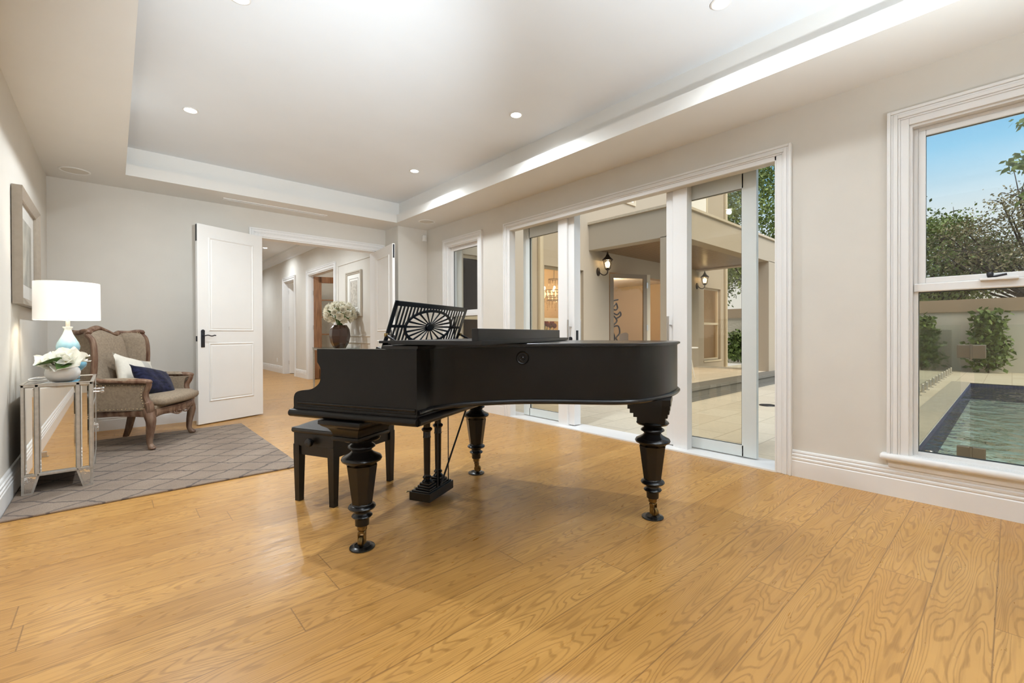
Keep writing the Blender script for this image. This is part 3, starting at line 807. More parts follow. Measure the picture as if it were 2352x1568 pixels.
# ------------------------------------------------------------------ mirrored cabinet (front faces +x)
cab = thing('mirrored_cabinet', 'mirrored silver side cabinet under the table lamp', 'cabinet', (-.280, 4.595, RZ))
CX0, CX1, CY0, CY1, CT = -.170, .168, -.355, .355, .717
m = MB()
m.box((CX0+.008, CY0+.008, .125), (CX1-.008, CY1-.008, CT-.012)); m.build('carcass', M['silver'], cab, smooth=False)
m = MB()
for ys in (CY0, CY1-.0):   # side frames
    y0, y1 = (ys-.004, ys+.012) if ys < 0 else (ys-.012, ys+.004)
    for xa, xb in ((CX0, CX0+.016), (CX0+.062, CX0+.082), (CX1-.082, CX1-.062), (CX1-.016, CX1)):
        m.box((xa, y0, .115), (xb, y1, CT-.004), .003)
    m.box((CX0, y0, CT-.022), (CX1, y1, CT-.004), .003); m.box((CX0+.07, y0, .112), (CX1-.07, y1, .130), .003)
for ya, yb in ((CY0, CY0+.016), (CY0+.075, CY0+.09), (CY1-.09, CY1-.075), (CY1-.016, CY1)):
    m.box((CX1-.012, ya, .115), (CX1+.004, yb, CT-.004), .003)
m.box((CX1-.012, CY0, CT-.022), (CX1+.004, CY1, CT-.004), .003); m.box((CX1-.012, CY0, .112), (CX1+.004, CY1, .130), .003); m.box((CX1-.012, CY0+.08, .535), (CX1+.004, CY1-.08, .548), .003)
m.box((CX0-.004, CY0-.006, CT-.006), (CX1+.006, CY0+.012, CT), .002); m.box((CX0-.004, CY1-.012, CT-.006), (CX1+.006, CY1+.006, CT), .002)
m.box((CX1-.012, CY0, CT-.006), (CX1+.006, CY1, CT), .002); m.box((CX0-.004, CY0, CT-.006), (CX0+.012, CY1, CT), .002)
m.build('silver_beading', M['silver'], cab, smooth=False)
def bevel_mirror(mb, plane, s, u0, u1, z0, z1, axis):
    d = .009
    def P(u, z, h): return (plane+s*h, u, z) if axis == 0 else (u, plane+s*h, z)
    o = [(u0, z0), (u1, z0), (u1, z1), (u0, z1)]; i = [(u0+d, z0+d), (u1-d, z0+d), (u1-d, z1-d), (u0+d, z1-d)]
    for k in range(4):
        q = (k+1) % 4; mb.quad(P(*o[k], .0), P(*o[q], .0), P(*i[q], .0035), P(*i[k], .0035))
    mb.quad(*[P(*p, .0035) for p in i])
for s, pl in ((-1, CY0+.004), (1, CY1-.004)):
    for xa, xb, za in ((CX0+.017, CX0+.061, .128), (CX0+.083, CX1-.083, .131), (CX1-.061, CX1-.017, .128)):
        m = MB(); bevel_mirror(m, pl, s, xa, xb, za, CT-.023, 1)
        m.build('side_mirror', M['mirror'], cab, smooth=False)
m = MB(); m.quad((CX0+.01, CY0+.012, CT-.0035), (CX1-.01, CY0+.012, CT-.0035), (CX1-.01, CY1-.012, CT-.0035), (CX0+.01, CY1-.012, CT-.0035)); m.build('top_mirror', M['mirror'], cab, smooth=False)
for (za, zb, nm) in ((.549, CT-.023, 'drawer'),):
    m = MB(); bevel_mirror(m, CX1-.002, 1, CY0+.091, CY1-.091, za, zb, 0); dr = m.build(nm, M['mirror'], cab, smooth=False)
    for y in (-.12, .12):
        m = MB(); R = Matrix.Translation((CX1, y, .62)) @ Euler((0, PI/2, 0)).to_matrix().to_4x4()
        m.lathe([(0, 0), (.010, 0), (.007, .006), (.005, .012), (.006, .03), (.0045, .034), (.011, .040), (.0135, .047), (.011, .055), (0, .058)], 14, M=R); m.build('knob', M['chrome'], dr)
for (ya, yb) in ((CY0+.091, -.002), (.002, CY1-.091)):
    m = MB(); bevel_mirror(m, CX1-.002, 1, ya, yb, .131, .534, 0); dd = m.build('cabinet_door', M['mirror'], cab, smooth=False)
    y = -.03 if ya < -.1 else .03
    m = MB(); R = Matrix.Translation((CX1, y, .36)) @ Euler((0, PI/2, 0)).to_matrix().to_4x4()
    m.lathe([(0, 0), (.016, 0), (.016, .005), (.008, .010), (.008, .018), (.012, .022), (0, .026)], 14, M=R); m.torus((CX1+.02, y, .335), .022, .0035, 20, 8, Matrix.Identity(4) if False else Matrix.Translation((CX1+.02, y, .335)) @ Euler((0, PI/2, 0)).to_matrix().to_4x4() @ Matrix.Translation((-(CX1+.02), -y, -.335)))
    m.build('ring_pull', M['chrome'], dd)
for s in (-1, 1):
    for x0 in (CX0, CX1):
        sx = 1 if x0 == CX0 else -1; ys = CY0 if s < 0 else CY1
        f_ = MB()
        A = [(x0, 0), (x0+sx*.052, 0), (x0+sx*.086, .128), (x0, .128)]
        f_.prism(A, 1, ys, ys-s*.05); ft = f_.build('foot', M['silver'], cab, smooth=False)
        f_ = MB()
        pl = ys+s*.002
        q = [(x0+sx*.014, .012), (x0+sx*.044, .012), (x0+sx*.068, .116), (x0+sx*.014, .116)]
        f_.quad(*[(a, pl, b_) for a, b_ in q]); f_.build('foot_mirror', M['ripplemirror'], ft, smooth=False)
# ------------------------------------------------------------------ table lamp
TZ = RZ+CT
lx, ly_ = -.252, 4.643
lamp = thing('table_lamp', 'lit table lamp with white drum shade and blue double-gourd base', 'lamp', (lx, ly_, TZ))
def lamp_base_mat():
    m_, nt, b = new_mat('celadon_ceramic'); co = objco(nt); sp = nt.nodes.new('ShaderNodeSeparateXYZ'); L(nt, co, sp.inputs[0])
    z = mathn(nt, 'ADD', sp.outputs[2], mathn(nt, 'MULTIPLY', noise(nt, co, 14, 3), .07))
    r = nt.nodes.new('ShaderNodeValToRGB'); L(nt, mapr(nt, z, .03, .42), r.inputs[0])
    e = r.color_ramp.elements; e[0].position = 0; e[0].color = srgb(104, 168, 196); e[1].position = 1; e[1].color = srgb(238, 240, 238)
    e2 = r.color_ramp.elements.new(.50); e2.color = srgb(120, 180, 204); e3 = r.color_ramp.elements.new(.74); e3.color = srgb(180, 216, 226)
    L(nt, r.outputs[0], b.inputs['Base Color']); b.inputs['Roughness'].default_value = .12; b.inputs['Coat Weight'].default_value = .5
    return m_
M['celadon'] = lamp_base_mat()
m = MB(); m.lathe([(0, 0), (.062, 0), (.064, .012), (.052, .022), (.048, .03), (.075, .055), (.097, .085), (.101, .105), (.090, .135), (.064, .160), (.046, .172), (.044, .178), (.052, .19), (.064, .215), (.066, .235), (.058, .262), (.042, .295), (.028, .325), (.021, .350), (.020, .362), (.028, .372), (.028, .380), (0, .381)], 40, ripple=(16, .022))
m.build('gourd_base', M['celadon'], lamp, angle=70)
m = MB(); m.lathe([(0, .378), (.012, .378), (.012, .44), (.016, .445), (.016, .48), (0, .48)], 16); m.build('neck', M['silver'], lamp)
def shade_mat():
    m_, nt, b = new_mat('lit_linen_shade')
    b.inputs['Base Color'].default_value = (.9, .88, .84, 1); b.inputs['Roughness'].default_value = .9
    b.inputs['Emission Color'].default_value = (1.0, .95, .88, 1); b.inputs['Emission Strength'].default_value = 0.40
    return m_
M['shade'] = shade_mat()
m = MB(); R1 = .180
S0, S1 = 1.158-TZ, 1.432-TZ
m.lathe([(R1, S0), (R1-.003, S1), (R1-.006, S1), (R1-.003, S0+.001), (R1, S0)], 56); 
sh = MB()
rows = []
for (r, z) in ((R1, S0), (R1-.002, S1), (R1-.005, S1), (R1-.003, S0)):
    rows.append([(r*math.cos(2*PI*k/56), r*math.sin(2*PI*k/56), z) for k in range(56)])
sh.grid(rows, close_u=True, close_v=True); m.bm.free()
sh.build('lamp_shade', M['shade'], lamp, angle=50)
m = MB(); m.sphere((0, 0, .545), .03, 16, 10); m.build('bulb', emit('lit_bulb', (1, .9, .75, 1), 12.0), lamp)
m = MB(); m.tube(smooth_path([(-.05, -.02, .008), (-.11, -.05, .012), (-.16, -.10, .018), (-.186, -.16, .012), (-.14, -.22, .006), (-.1, -.1, .006)], 6), .0035, 6); m.build('power_cord', M['plastic'], lamp)
ld = bpy.data.lights.new('lamp_light', 'POINT'); ld.energy = 7.0; ld.color = (1, .86, .68); ld.shadow_soft_size = .05
lo_ = bpy.data.objects.new('lamp_light', ld); COL.objects.link(lo_); lo_.location = (lx, ly_, TZ+.55)
# ------------------------------------------------------------------ magnolia bowl
bw = thing('bowl', 'white marbled bowl of magnolias on the mirrored cabinet', 'bowl', (-.262, 4.345, TZ))
m = MB(); m.lathe([(0, 0), (.050, 0), (.066, .008), (.085, .035), (.090, .060), (.084, .085), (.074, .098), (.068, .096), (.076, .082), (.080, .06), (.07, .03), (0, .015)], 36); m.build('bowl_body', M['bowl'], bw, angle=60)
def petal_rows(Lg, Wd, cup, wav, ph):
    rows = []
    for i in range(9):
        t = i/8; row = []
        w = Wd*math.sin(PI*min(1, t*.86+.10))**.7
        for j in range(7):
            s = -1+2*j/6
            x = s*w
            y = Lg*t*(1-.10*s*s)
            z = cup*(t**1.6)*Lg+.45*cup*abs(s)**2*w+wav*math.sin(ph+5*t+3*s)*t
            row.append(Vector((x, y, z)))
        rows.append(row)
    return rows
def magnolia(loc, rot, size, label, leafdir=None):
    t = thing('magnolia_stem', label, 'flower', loc, 0, 'magnolias in the white bowl')
    m = MB(); Rb = Euler(rot).to_matrix().to_4x4()
    for ringi, (npet, tilt, Ls) in enumerate(((6, .05, 1.0), (5, .50, .86), (4, 1.05, .62))):
        for k in range(npet):
            a = 2*PI*k/npet+ringi*.6
            R = Rb @ Matrix.Rotation(a, 4, 'Z') @ Matrix.Rotation(tilt, 4, 'X')
            rows = petal_rows(size*Ls*rnd.uniform(.9, 1.1), size*.50*rnd.uniform(.9, 1.1), .28, size*.06, rnd.uniform(0, 6))
            m.grid([[R @ p for p in row] for row in rows])
    m.build('petals', M['petal'], t, angle=80)
    m = MB(); m.sphere((0, 0, 0), size*.13, 10, 8, (1, 1, .8), Rb @ Matrix.Translation((0, 0, size*.16)))
    for k in range(10):
        a = 2*PI*k/10; m.tube([Rb @ Vector((0, 0, size*.12)), Rb @ Vector((size*.17*math.cos(a), size*.17*math.sin(a), size*.24))], size*.018, 5)
    m.build('stamens', M['yellow'], t)
    m = MB(); m.tube(smooth_path([Rb @ Vector((0, 0, 0)), Vector((0, .0, -.05)), (Vector((-.262, 4.345, TZ+.03))-Vector(loc))], 4), .003, 6); m.build('stalk', M['leaf'], t)
    for ld_, sc in (leafdir or []):
        m = MB(); rows = []
        for i in range(9):
            tt = i/8; w = sc*.34*math.sin(PI*tt**.85)
            rows.append([Vector((w*s, sc*tt, sc*(.22*abs(s)*w/sc*2-.16*tt*tt))) for s in (-1, -.5, 0, .5, 1)])
        R = Euler(ld_).to_matrix().to_4x4()
        m.grid([[R @ p for p in row] for row in rows]); m.build('leaf', M['leaf'], t, angle=80)
    return t
magnolia((-.240, 4.315, TZ+.128), (.70, .10, -.45), .125, 'largest open white magnolia, drooping over the front of the bowl', [((.10, .25, 2.15), .175), ((-.25, -.3, 2.9), .12)])
magnolia((-.325, 4.345, TZ+.112), (.55, -.45, 1.1), .098, 'smaller white magnolia hanging towards the wall side of the bowl')
magnolia((-.215, 4.405, TZ+.140), (.1, .42, .3), .10, 'white magnolia at the back of the bowl, nearest the lamp', [((.35, -.2, -1.7), .085)])
# ------------------------------------------------------------------ picture on the left wall
pf = thing('framed_picture', 'deep taupe framed print on the wall above the lamp', 'picture', (XL, 0, 0))
y0, y1, z0, z1 = 4.45, 5.46, 1.262, 2.062
m = MB()
W = .052; dep = .055
def frame_prism(mb, y0, y1, z0, z1, w, d0, d1):
    o = [(y0, z0), (y1, z0), (y1, z1), (y0, z1)]; i = [(y0+w, z0+w), (y1-w, z0+w), (y1-w, z1-w), (y0+w, z1-w)]
    for k in range(4):
        q = (k+1) % 4
        mb.quad((0.004, *o[k]), (0.004, *o[q]), (d0, *o[q]), (d0, *o[k]))
        mb.quad((d0, *o[k]), (d0, *o[q]), (d1, *i[q]), (d1, *i[k]))
        mb.quad((d1, *i[k]), (d1, *i[q]), (.012, *i[q]), (.012, *i[k]))
frame_prism(m, y0, y1, z0, z1, W, dep, dep-.022)
m.build('picture_frame', M['frame'], pf, smooth=False)
m = MB(); m.box((.006, y0+W, z0+W), (.016, y1-W, z1-W)); m.build('mat_board', M['mat'], pf, smooth=False)
m = MB(); m.box((.016, y0+.20, z0+.16), (.018, y1-.20, z1-.16)); m.build('print', mat('pencil_print', srgb(188, 184, 172), .8, col2=srgb(150, 148, 138), vscale=7, detail=6), pf, smooth=False)
m = MB(); m.box((.0205, y0+W, z0+W), (.0215, y1-W, z1-W)); m.build('picture_glass', M['picglass'], pf, smooth=False)

# ------------------------------------------------------------------ wing armchair; local x across, local y towards the back
CH_O = (.4265, 5.4565, RZ); CH_R = math.atan2(.8598, .5106)
arm = thing('wing_armchair', 'taupe linen wing armchair with carved limed wood frame', 'armchair', CH_O, CH_R)
WD = M['oakred']; LN = M['linen']
for s in (-1, 1):
    m = MB(); m.tube(smooth_path([(s*.345, .03, .37), (s*.352, .012, .31), (s*.353, .0, .25), (s*.345, .012, .15), (s*.342, .018, .07), (s*.348, .004, .03), (s*.354, -.012, .014)], 6), [.040, .043, .041, .036, .030, .025, .022, .026, .024], 12)
    m.sphere((s*.354, -.014, .016), .025, 10, 6, (1, 1, .65)); m.build('front_leg', WD, arm)
    m = MB(); rows = [[(s*x+a*h, y+b_*h, z) for a, b_ in ((-1, -1), (1, -1), (1, 1), (-1, 1))] for x, y, z, h in ((.285, .50, .36, .028), (.287, .51, .22, .026), (.296, .545, .08, .022), (.303, .575, 0, .019))]
    m.grid(rows, close_v=True, caps=True); m.build('back_leg', WD, arm, smooth=False)
# carved rails
m = MB()
rows = []
for i in range(25):
    t = -1+2*i/24; x = .335*t; y = -.012-.045*(1-t*t)
    zb = .302-.022*math.exp(-(t/.34)**2)-.018*abs(t)**8
    rows.append([(x, y-.018, .365), (x, y-.026, .34), (x, y-.022, zb+.012), (x, y-.012, zb), (x, y+.02, zb+.004), (x, y+.02, .365)])
m.grid(rows, close_v=True, caps=True)
fr_ = m.build('front_rail', WD, arm, angle=50)
m = MB()
m.torus((0, 0, 0), .016, .006, 14, 6, Matrix.Translation((0, -.082, .308)) @ Euler((PI/2, 0, 0)).to_matrix().to_4x4())
for s in (-1, 1):
    for k in range(4):
        x = s*(.03+.032*k); y = -.036-.045*(1-(x/.335)**2)
        m.sphere((x, y, .302+.006*math.sin(2*k)), .015-.0018*k, 8, 6, (1.2, .55, .8))
    pth = smooth_path([(s*.02, -.084, .288), (s*.07, -.083, .276), (s*.13, -.077, .29), (s*.2, -.064, .318), (s*.27, -.048, .335)], 4); m.tube(pth, .0055, 6)
    m.tube(smooth_path([(0, -.083, .353), (s*.1, -.08, .352), (s*.2, -.066, .352), (s*.31, -.035, .354)], 4), .005, 6)
m.build('rail_carving', WD, fr_)
for s in (-1, 1):
    m = MB(); rows = []
    for i in range(13):
        t = i/12; y = .02+.52*t; x = s*(.352-.055*t); zb = .305-.012*(2*t-1)**2
        rows.append([(x+s*.014, y, .352), (x+s*.018, y, .325), (x+s*.01, y, zb), (x-s*.02, y, zb), (x-s*.02, y, .352)])
    m.grid(rows, close_v=True, caps=True); m.build('side_rail', WD, arm, angle=50)
m = MB(); m.box((-.29, .50, .29), (.29, .53, .36), .006); m.build('back_rail', WD, arm)
m = MB(); m.box((-.33, -.03, .345), (.33, .53, .392), .01); m.build('seat_platform', LN, arm, smooth=False)
# seat cushion, bowed front
rows = []
for i in range(17):
    a = -1+2*i/16; row = []
    for j in range(13):
        b_ = -1+2*j/12
        yb = (-.075-.045*(1-a*a)) if b_ < 0 else .45
        y = .19+(abs(yb-.19))*b_
        z = .455+.032*((1-a**6)*(1-b_**6))**.5
        row.append((a*.312, y, z))
    rows.append(row)
low = [[(p[0], p[1], .84-p[2]-.005 if False else .392-.0*(p[2]-.455)) for p in row] for row in rows]
m = MB(); m.grid(rows); m.grid(low)
per_t = [rows[i][0] for i in range(17)]+[rows[16][j] for j in range(1, 13)]+[rows[i][12] for i in range(15, -1, -1)]+[rows[0][j] for j in range(11, 0, -1)]
per_b = [low[i][0] for i in range(17)]+[low[16][j] for j in range(1, 13)]+[low[i][12] for i in range(15, -1, -1)]+[low[0][j] for j in range(11, 0, -1)]
cx_, cy_ = 0, .19
def grow(p, k, z): d = Vector((p[0]-cx_, p[1]-cy_, 0)); d = d*(1+k); return (cx_+d.x, cy_+d.y, z)
m.grid([per_t, [grow(p, .035, .44) for p in per_t], [grow(p, .035, .41) for p in per_t], per_b], close_v=True)
bmesh.ops.remove_doubles(m.bm, verts=m.bm.verts, dist=.0005)
m.build('seat_cushion', LN, arm, angle=80)
# back: padded panel following the crest outline
def crest(x):      # top of back as function of x
    a = abs(x)/.30
    return 1.062+.030*math.exp(-(a/.34)**2)-.028*math.exp(-((a-.72)/.22)**2)
def back_y(z): return .475+.145*((z-.40)/.68)
m = MB(); rows = []; rows2 = []
for i in range(21):
    x = -.295+.59*i/20; tz = crest(x)-.012; row = []; row2 = []
    for j in range(17):
        z = .40+(tz-.40)*j/16
        puff = .045*((1-(x/.295)**4)*(1-(2*j/16-1)**6))**.5
        row.append((x, back_y(z)-puff-.012, z)); row2.append((x, back_y(z)+.05, z))
    rows.append(row); rows2.append(row2)
m.grid(rows); m.grid(rows2)
for q in (0, -1): m.grid([rows[q], rows2[q]])
m.grid([[r[-1] for r in rows], [r[-1] for r in rows2]]); m.grid([[r[0] for r in rows], [r[0] for r in rows2]])
m.build('backrest', LN, arm, angle=70)
m = MB(); pts = []
for i in range(31):
    x = -.30+.60*i/30; z = crest(x); pts.append((x, back_y(z)+.015, z))
m.tube(pts, [.024+.008*math.exp(-((x[0])/.07)**2) for x in pts], 10)
for k in range(9):
    a = -1+k/4; m.sphere((.052*a, back_y(1.09)-.012, crest(.052*a)+.006-.006*abs(a)), .014, 8, 6, (1, .7, 1))
for s in (-1, 1): m.tube(smooth_path([(s*.05, back_y(1.08)-.012, 1.083), (s*.10, back_y(1.07)-.012, 1.068), (s*.16, back_y(1.05)-.01, 1.048), (s*.24, back_y(1.04)-.008, 1.034)], 4), .007, 6)
m.build('crest_rail', WD, arm, angle=60)
# wings
for s in (-1, 1):
    prof = []      # front-edge (y) by height
    def wing_front(z):
        t = (z-.60)/(1.055-.60); t = max(0, min(1, t))
        return .445-.030*math.sin(PI*t*.9)+.01*t+(.05*max(0, (t-.80)/.20)**2.2)
    ri, ro = [], []
    for j in range(17):
        z = .58+(1.055-.58)*j/16
        yf = wing_front(z); yb = back_y(z)+.01; r1, r2 = [], []
        for i in range(9):
            t = i/8; y = yb+(yf-yb)*t
            x = .285+.075*t**1.2
            puff = .022*((1-(2*t-1)**4)*(1-(2*j/16-1)**6))**.5
            r1.append((s*(x-puff), y, z+.012*t*math.sin(PI*j/16*.5))); r2.append((s*(x+.028), y, z+.012*t*math.sin(PI*j/16*.5)))
        ri.append(r1); ro.append(r2)
    m = MB(); m.grid(ri); m.grid(ro); m.grid([ri[-1], ro[-1]]); m.grid([ri[0], ro[0]]); m.grid([[r[-1] for r in ri], [r[-1] for r in ro]]); m.grid([[r[0] for r in ri], [r[0] for r in ro]])
    m.build('wing', LN, arm, angle=70)
    edge = [(s*.30, back_y(1.04)+.012, crest(.30)+.0)]+[(s*.335, .56, 1.055), (s*.362, .51, 1.066), (s*.380, .462, 1.062)]
    for z in (1.04, 1.0, .94, .87, .80, .73, .66, .62): edge.append((s*.384, wing_front(z)-.004, z))
    m = MB(); pth = smooth_path(edge, 5); m.tube(pth, .021, 10)
    pth2 = [Vector((p.x-s*.012, p.y-.014, p.z-.004)) for p in pth[8:]]; m.tube(pth2, .008, 6)
    m.build('wing_frame', WD, arm)
    m = MB()
    for k in range(3, len(pth)-1, 2):
        p = pth[k]; q = Vector((p.x-s*.026, p.y+.012, p.z-.010)); m.sphere(q, .0055, 6, 4)
    m.build('wing_nailheads', M['nail'], arm)
    # arm side panel
    out = sm2([(.52, .36), (.03, .36), (.035, .42), (.05, .47), (.055, .53), (.04, .58), (.03, .60), (.30, .60), (.52, .62)], 3)
    m = MB(); m.prism(out, 0, s*.318, s*.358); m.build('arm_panel', LN, arm, angle=30)
    m = MB(); pth = smooth_path([(s*.384, .44, .655), (s*.380, .36, .628), (s*.374, .22, .620), (s*.368, .06, .618), (s*.364, .012, .606), (s*.358, .016, .565), (s*.352, .040, .515), (s*.350, .040, .47), (s*.354, .018, .42), (s*.356, .008, .37), (s*.35, .02, .33)], 5)
    m.tube(pth, [.019]*12+[.025]*8+[.022]*10+[.024]*10+[.034]*(len(pth)-40), 10, flat=1.15)
    m.sphere((s*.366, .008, .613), .027, 10, 8, (1, 1, .8)); m.build('arm_frame', WD, arm)
    m = MB()
    for k in range(14): y = .06+.032*k; m.sphere((s*.362, y, .586), .0055, 6, 4)
    for k in range(13): m.sphere((s*.361, .045+.03*k, .372), .0055, 6, 4)
    for k in range(8): z = .395+.025*k; m.sphere((s*.361, .055+.022*math.sin((z-.40)*15)*.8, z), .0055, 6, 4)
    m.build('arm_nailheads', M['nail'], arm)
    m = MB(); rows = []
    for i in range(13):
        t = i/12; y = .07+.34*t; hh = .022*max(.0, 1-(2*t-1)**6)**.5
        rows.append([(s*.36+.034*math.cos(a), y, .622+hh*1.3*math.sin(a)) for a in [PI*k/8 for k in range(9)]])
    m.grid(rows); m.build('arm_pad', LN, arm, angle=70)
# cushions
def cushion(mb, w, h, t, band=None):
    rows_f, rows_b = [], []
    for i in range(19):
        a = -1+2*i/18; rf, rb = [], []
        for j in range(15):
            b_ = -1+2*j/14
            ear = 1+.07*(abs(a)*abs(b_))**3-.05*(1-abs(a)**2)*(abs(b_)**4)-.05*(1-abs(b_)**2)*(abs(a)**4)
            x = a*w/2*ear; z = b_*h/2*ear
            d = t/2*((1-abs(a)**3)*(1-abs(b_)**3))**.6
            d += .004*math.sin(9*a+4*b_)*(1-a*a)*(1-b_*b_)
            rf.append((x, -d, z)); rb.append((x, d, z))
        rows_f.append(rf); rows_b.append(rb)
    return rows_f, rows_b
pw = thing('cushion', 'cream linen cushion with a grey band, propped behind the blue one', 'cushion', (0, 0, 0)); pw.parent = None
Mch = Matrix.Translation(CH_O) @ Matrix.Rotation(CH_R, 4, 'Z')
rf, rb = cushion(None, .46, .36, .13)
m = MB(); m.grid(rf[:12]); m.grid(rb); m.grid(rf[15:]); bmesh.ops.remove_doubles(m.bm, verts=m.bm.verts, dist=.0004); m.build('cushion_cover', M['pillow'], pw, angle=80)
m = MB(); m.grid(rf[11:16]); m.build('satin_band', M['pilband'], pw, angle=80)
pw.matrix_world = Mch @ Matrix.Translation((.06, .345, .640)) @ Euler((math.radians(-20), math.radians(14), math.radians(-8))).to_matrix().to_4x4()
M['velvet'] = mat('navy_crushed_velvet', (.003, .004, .014, 1), .8, col2=(.016, .018, .055, 1), vscale=22, stretch=(1, 1, 2.2), bump=.3, bscale=40, detail=5)
M['velvet'].node_tree.nodes['Principled BSDF'].inputs['Specular IOR Level'].default_value = .15
M['velvet'].node_tree.nodes['Principled BSDF'].inputs['Sheen Weight'].default_value = .12
pn = thing('cushion', 'navy crushed velvet cushion lying on the armchair seat', 'cushion', (0, 0, 0))
rf, rb = cushion(None, .42, .29, .14)
m = MB(); m.grid(rf); m.grid(rb); bmesh.ops.remove_doubles(m.bm, verts=m.bm.verts, dist=.0004); m.build('cushion_cover', M['velvet'], pn, angle=80)
pn.matrix_world = Mch @ Matrix.Translation((-.05, .13, .585)) @ Euler((math.radians(-32), math.radians(14), math.radians(-12))).to_matrix().to_4x4()
# ------------------------------------------------------------------ fittings of the piano room
def downlight(x, y, z, label, watts, group, col=(.86, .94, 1)):
    t = thing('ceiling_downlight', label, 'downlight', (x, y, z), 0, group)
    m = MB(); rows = []
    m.lathe([(.058, -.001), (.058, -.005), (.050, -.008), (.045, -.006), (.044, .0), (.058, 0)], 28); m.build('trim_ring', M['plastic'], t)
    m = MB(); m.lathe([(0, -.005), (.044, -.005), (.044, -.001), (0, -.001)], 24); m.build('lamp_lens', M['lens'], t)
    l = bpy.data.lights.new('downlight_lamp', 'SPOT'); l.energy = watts; l.color = col; l.shadow_soft_size = .035
    l.spot_size = math.radians(168); l.spot_blend = .9
    o = bpy.data.objects.new('downlight_lamp', l); COL.objects.link(o); o.location = (x, y, z-.05); o.parent = None
    return t
M['lens'] = emit('lit_lens', (1, .97, .92, 1), 18.0)
DL = 'downlights in the tray ceiling'
DW_ = LIGHT_ROOM
for (x, y, lab) in ((.51, 4.76, 'lit downlight in the tray ceiling nearest the armchair corner'), (2.69, 2.95, 'lit downlight above the piano keyboard'),
                    (2.70, 4.77, 'lit downlight nearest the far tray corner by the doors'), (.556, 2.98, 'lit downlight cut by the top edge of the view')):
    downlight(x, y, HT, lab, DW_*(.9 if y > 4 and x > 2 else 1.3), DL)
for (x, y) in ((.55, 1.15), (2.69, 1.15), (.55, -.7), (2.69, -.7)):
    downlight(x, y, HT, 'downlight of the tray ceiling above and behind the viewer', DW_*.40, DL)

def speaker(x, y, label):
    t = thing('ceiling_speaker', label, 'speaker', (x, y, H), 0, 'round ceiling speakers')
    m = MB(); m.lathe([(.118, 0), (.118, -.004), (.108, -.008), (.102, -.004), (.102, 0)], 40); m.build('rim', M['plastic'], t)
    m = MB(); m.lathe([(0, -.003), (.102, -.003), (.102, -.001), (0, -.001)], 40); m.build('grille', M['wall'], t)
speaker(-.28, 6.25-.02, 'round white ceiling speaker above the framed picture')
speaker(3.425, 5.70, 'round white ceiling speaker by the boxed pier')
v = thing('air_vent', 'long slotted white air vent in the lowered ceiling', 'vent', (1.60, 6.335, H))
m = MB(); ring(m, 1, 0, 0, 0, 0, 0, 0, 0) if False else None
m = MB()
for a, b_, c_, d in ((-.61, -.045, .61, -.022), (-.61, .022, .61, .045), (-.61, -.022, -.57, .022), (.57, -.022, .61, .022)): m.box((a, b_, -.007), (c_, d, .0))
m.build('vent_frame', M['plastic'], v, smooth=False)
m = MB(); m.box((-.57, -.022, -.002), (.57, .022, 0)); m.build('dark_slots', M['seal'], v, smooth=False)
m = MB()
for k in range(3): m.box((-.57, -.014+.014*k-.002, -.006), (.57, -.014+.014*k+.002, -.001))
for k in range(24): m.box((-.56+.048*k-.0015, -.022, -.005), (-.56+.048*k+.0015, .022, -.001))
m.build('vent_blades', M['plastic'], v, smooth=False)
s_ = thing('motion_sensor', 'small white alarm motion sensor in the ceiling corner', 'sensor', (3.66, 6.2, 2.50))
m = MB(); m.box((-.028, -.05, 0), (.034, 0, .095), .008); m.build('housing', M['plastic'], s_)
m = MB(); m.box((-.018, -.054, .012), (.022, -.046, .062), .006); m.build('sensor_window', M['mat'], s_)
d_ = thing('door_stop', 'small square metal doorstop on the oak floor, mirrored in the cabinet', 'doorstop', (-.455, 2.93, 0))
m = MB(); m.box((-.02, -.02, 0), (.02, .02, .045), .003); m.box((-.03, -.025, 0), (.03, .025, .004)); m.build('stop_block', M['steel'], d_, smooth=False)

# ------------------------------------------------------------------ hallway behind the double doors
HX = 3.37; HC = 3.15
w = MB()
def hw(y0, y1, z0=-.1, z1=3.3): w.box((HX, y0, z0), (HX+.14, y1, z1))
hw(6.78, 9.22); hw(9.22, 10.83, 2.405, 3.3); hw(10.83, 11.90); hw(11.90, 12.80, 2.405, 3.3); hw(12.80, 15.36); hw(15.36, 16.6, 2.405, 3.3)
struct('wall_hall_right', w, M['wall'], 'beige hallway wall with the doorways and small picture', 'wall')
w = MB(); w.box((.75, 6.78, -.1), (.9, 17.1, 3.3)); w.box((.75, 17.0, -.1), (5.0, 17.15, 3.3))
struct('wall_hall_left', w, M['wall'], 'beige far hallway walls', 'wall')
w = MB(); w.box((5.0, 6.85, -.1), (5.12, 17.1, 3.3)); w.box((3.51, 6.79, -.1), (5.0, 6.85, 3.3)); w.box((3.51, 8.4, -.1), (5.0, 8.5, 3.3)); w.box((3.51, 11.3, -.1), (5.0, 11.4, 3.3)); w.box((3.51, 13.6, -.1), (5.0, 13.7, 3.3))
struct('wall_side_rooms', w, M['wall'], 'pale walls of the rooms off the hallway', 'wall')
c = MB(); c.box((.7, 6.79, HC), (5.1, 17.2, HC+.12)); struct('ceiling_hall', c, M['ceil'], 'white hallway ceiling', 'ceiling')
m = MB(); CP = [(0, -.185), (-.012, -.185), (-.016, -.165), (-.03, -.15), (-.04, -.12), (-.07, -.075), (-.10, -.05), (-.115, -.035), (-.13, -.032), (-.135, -.012), (-.15, -.010), (-.15, 0), (0, 0)]
m.prism([(HX+a, HC+b_) for a, b_ in CP], 1, 6.79, 15.36); struct('trim_1', m, M['ceil'], 'white stepped cornice along the hallway ceiling', 'cornice', smooth=False)
b = MB()
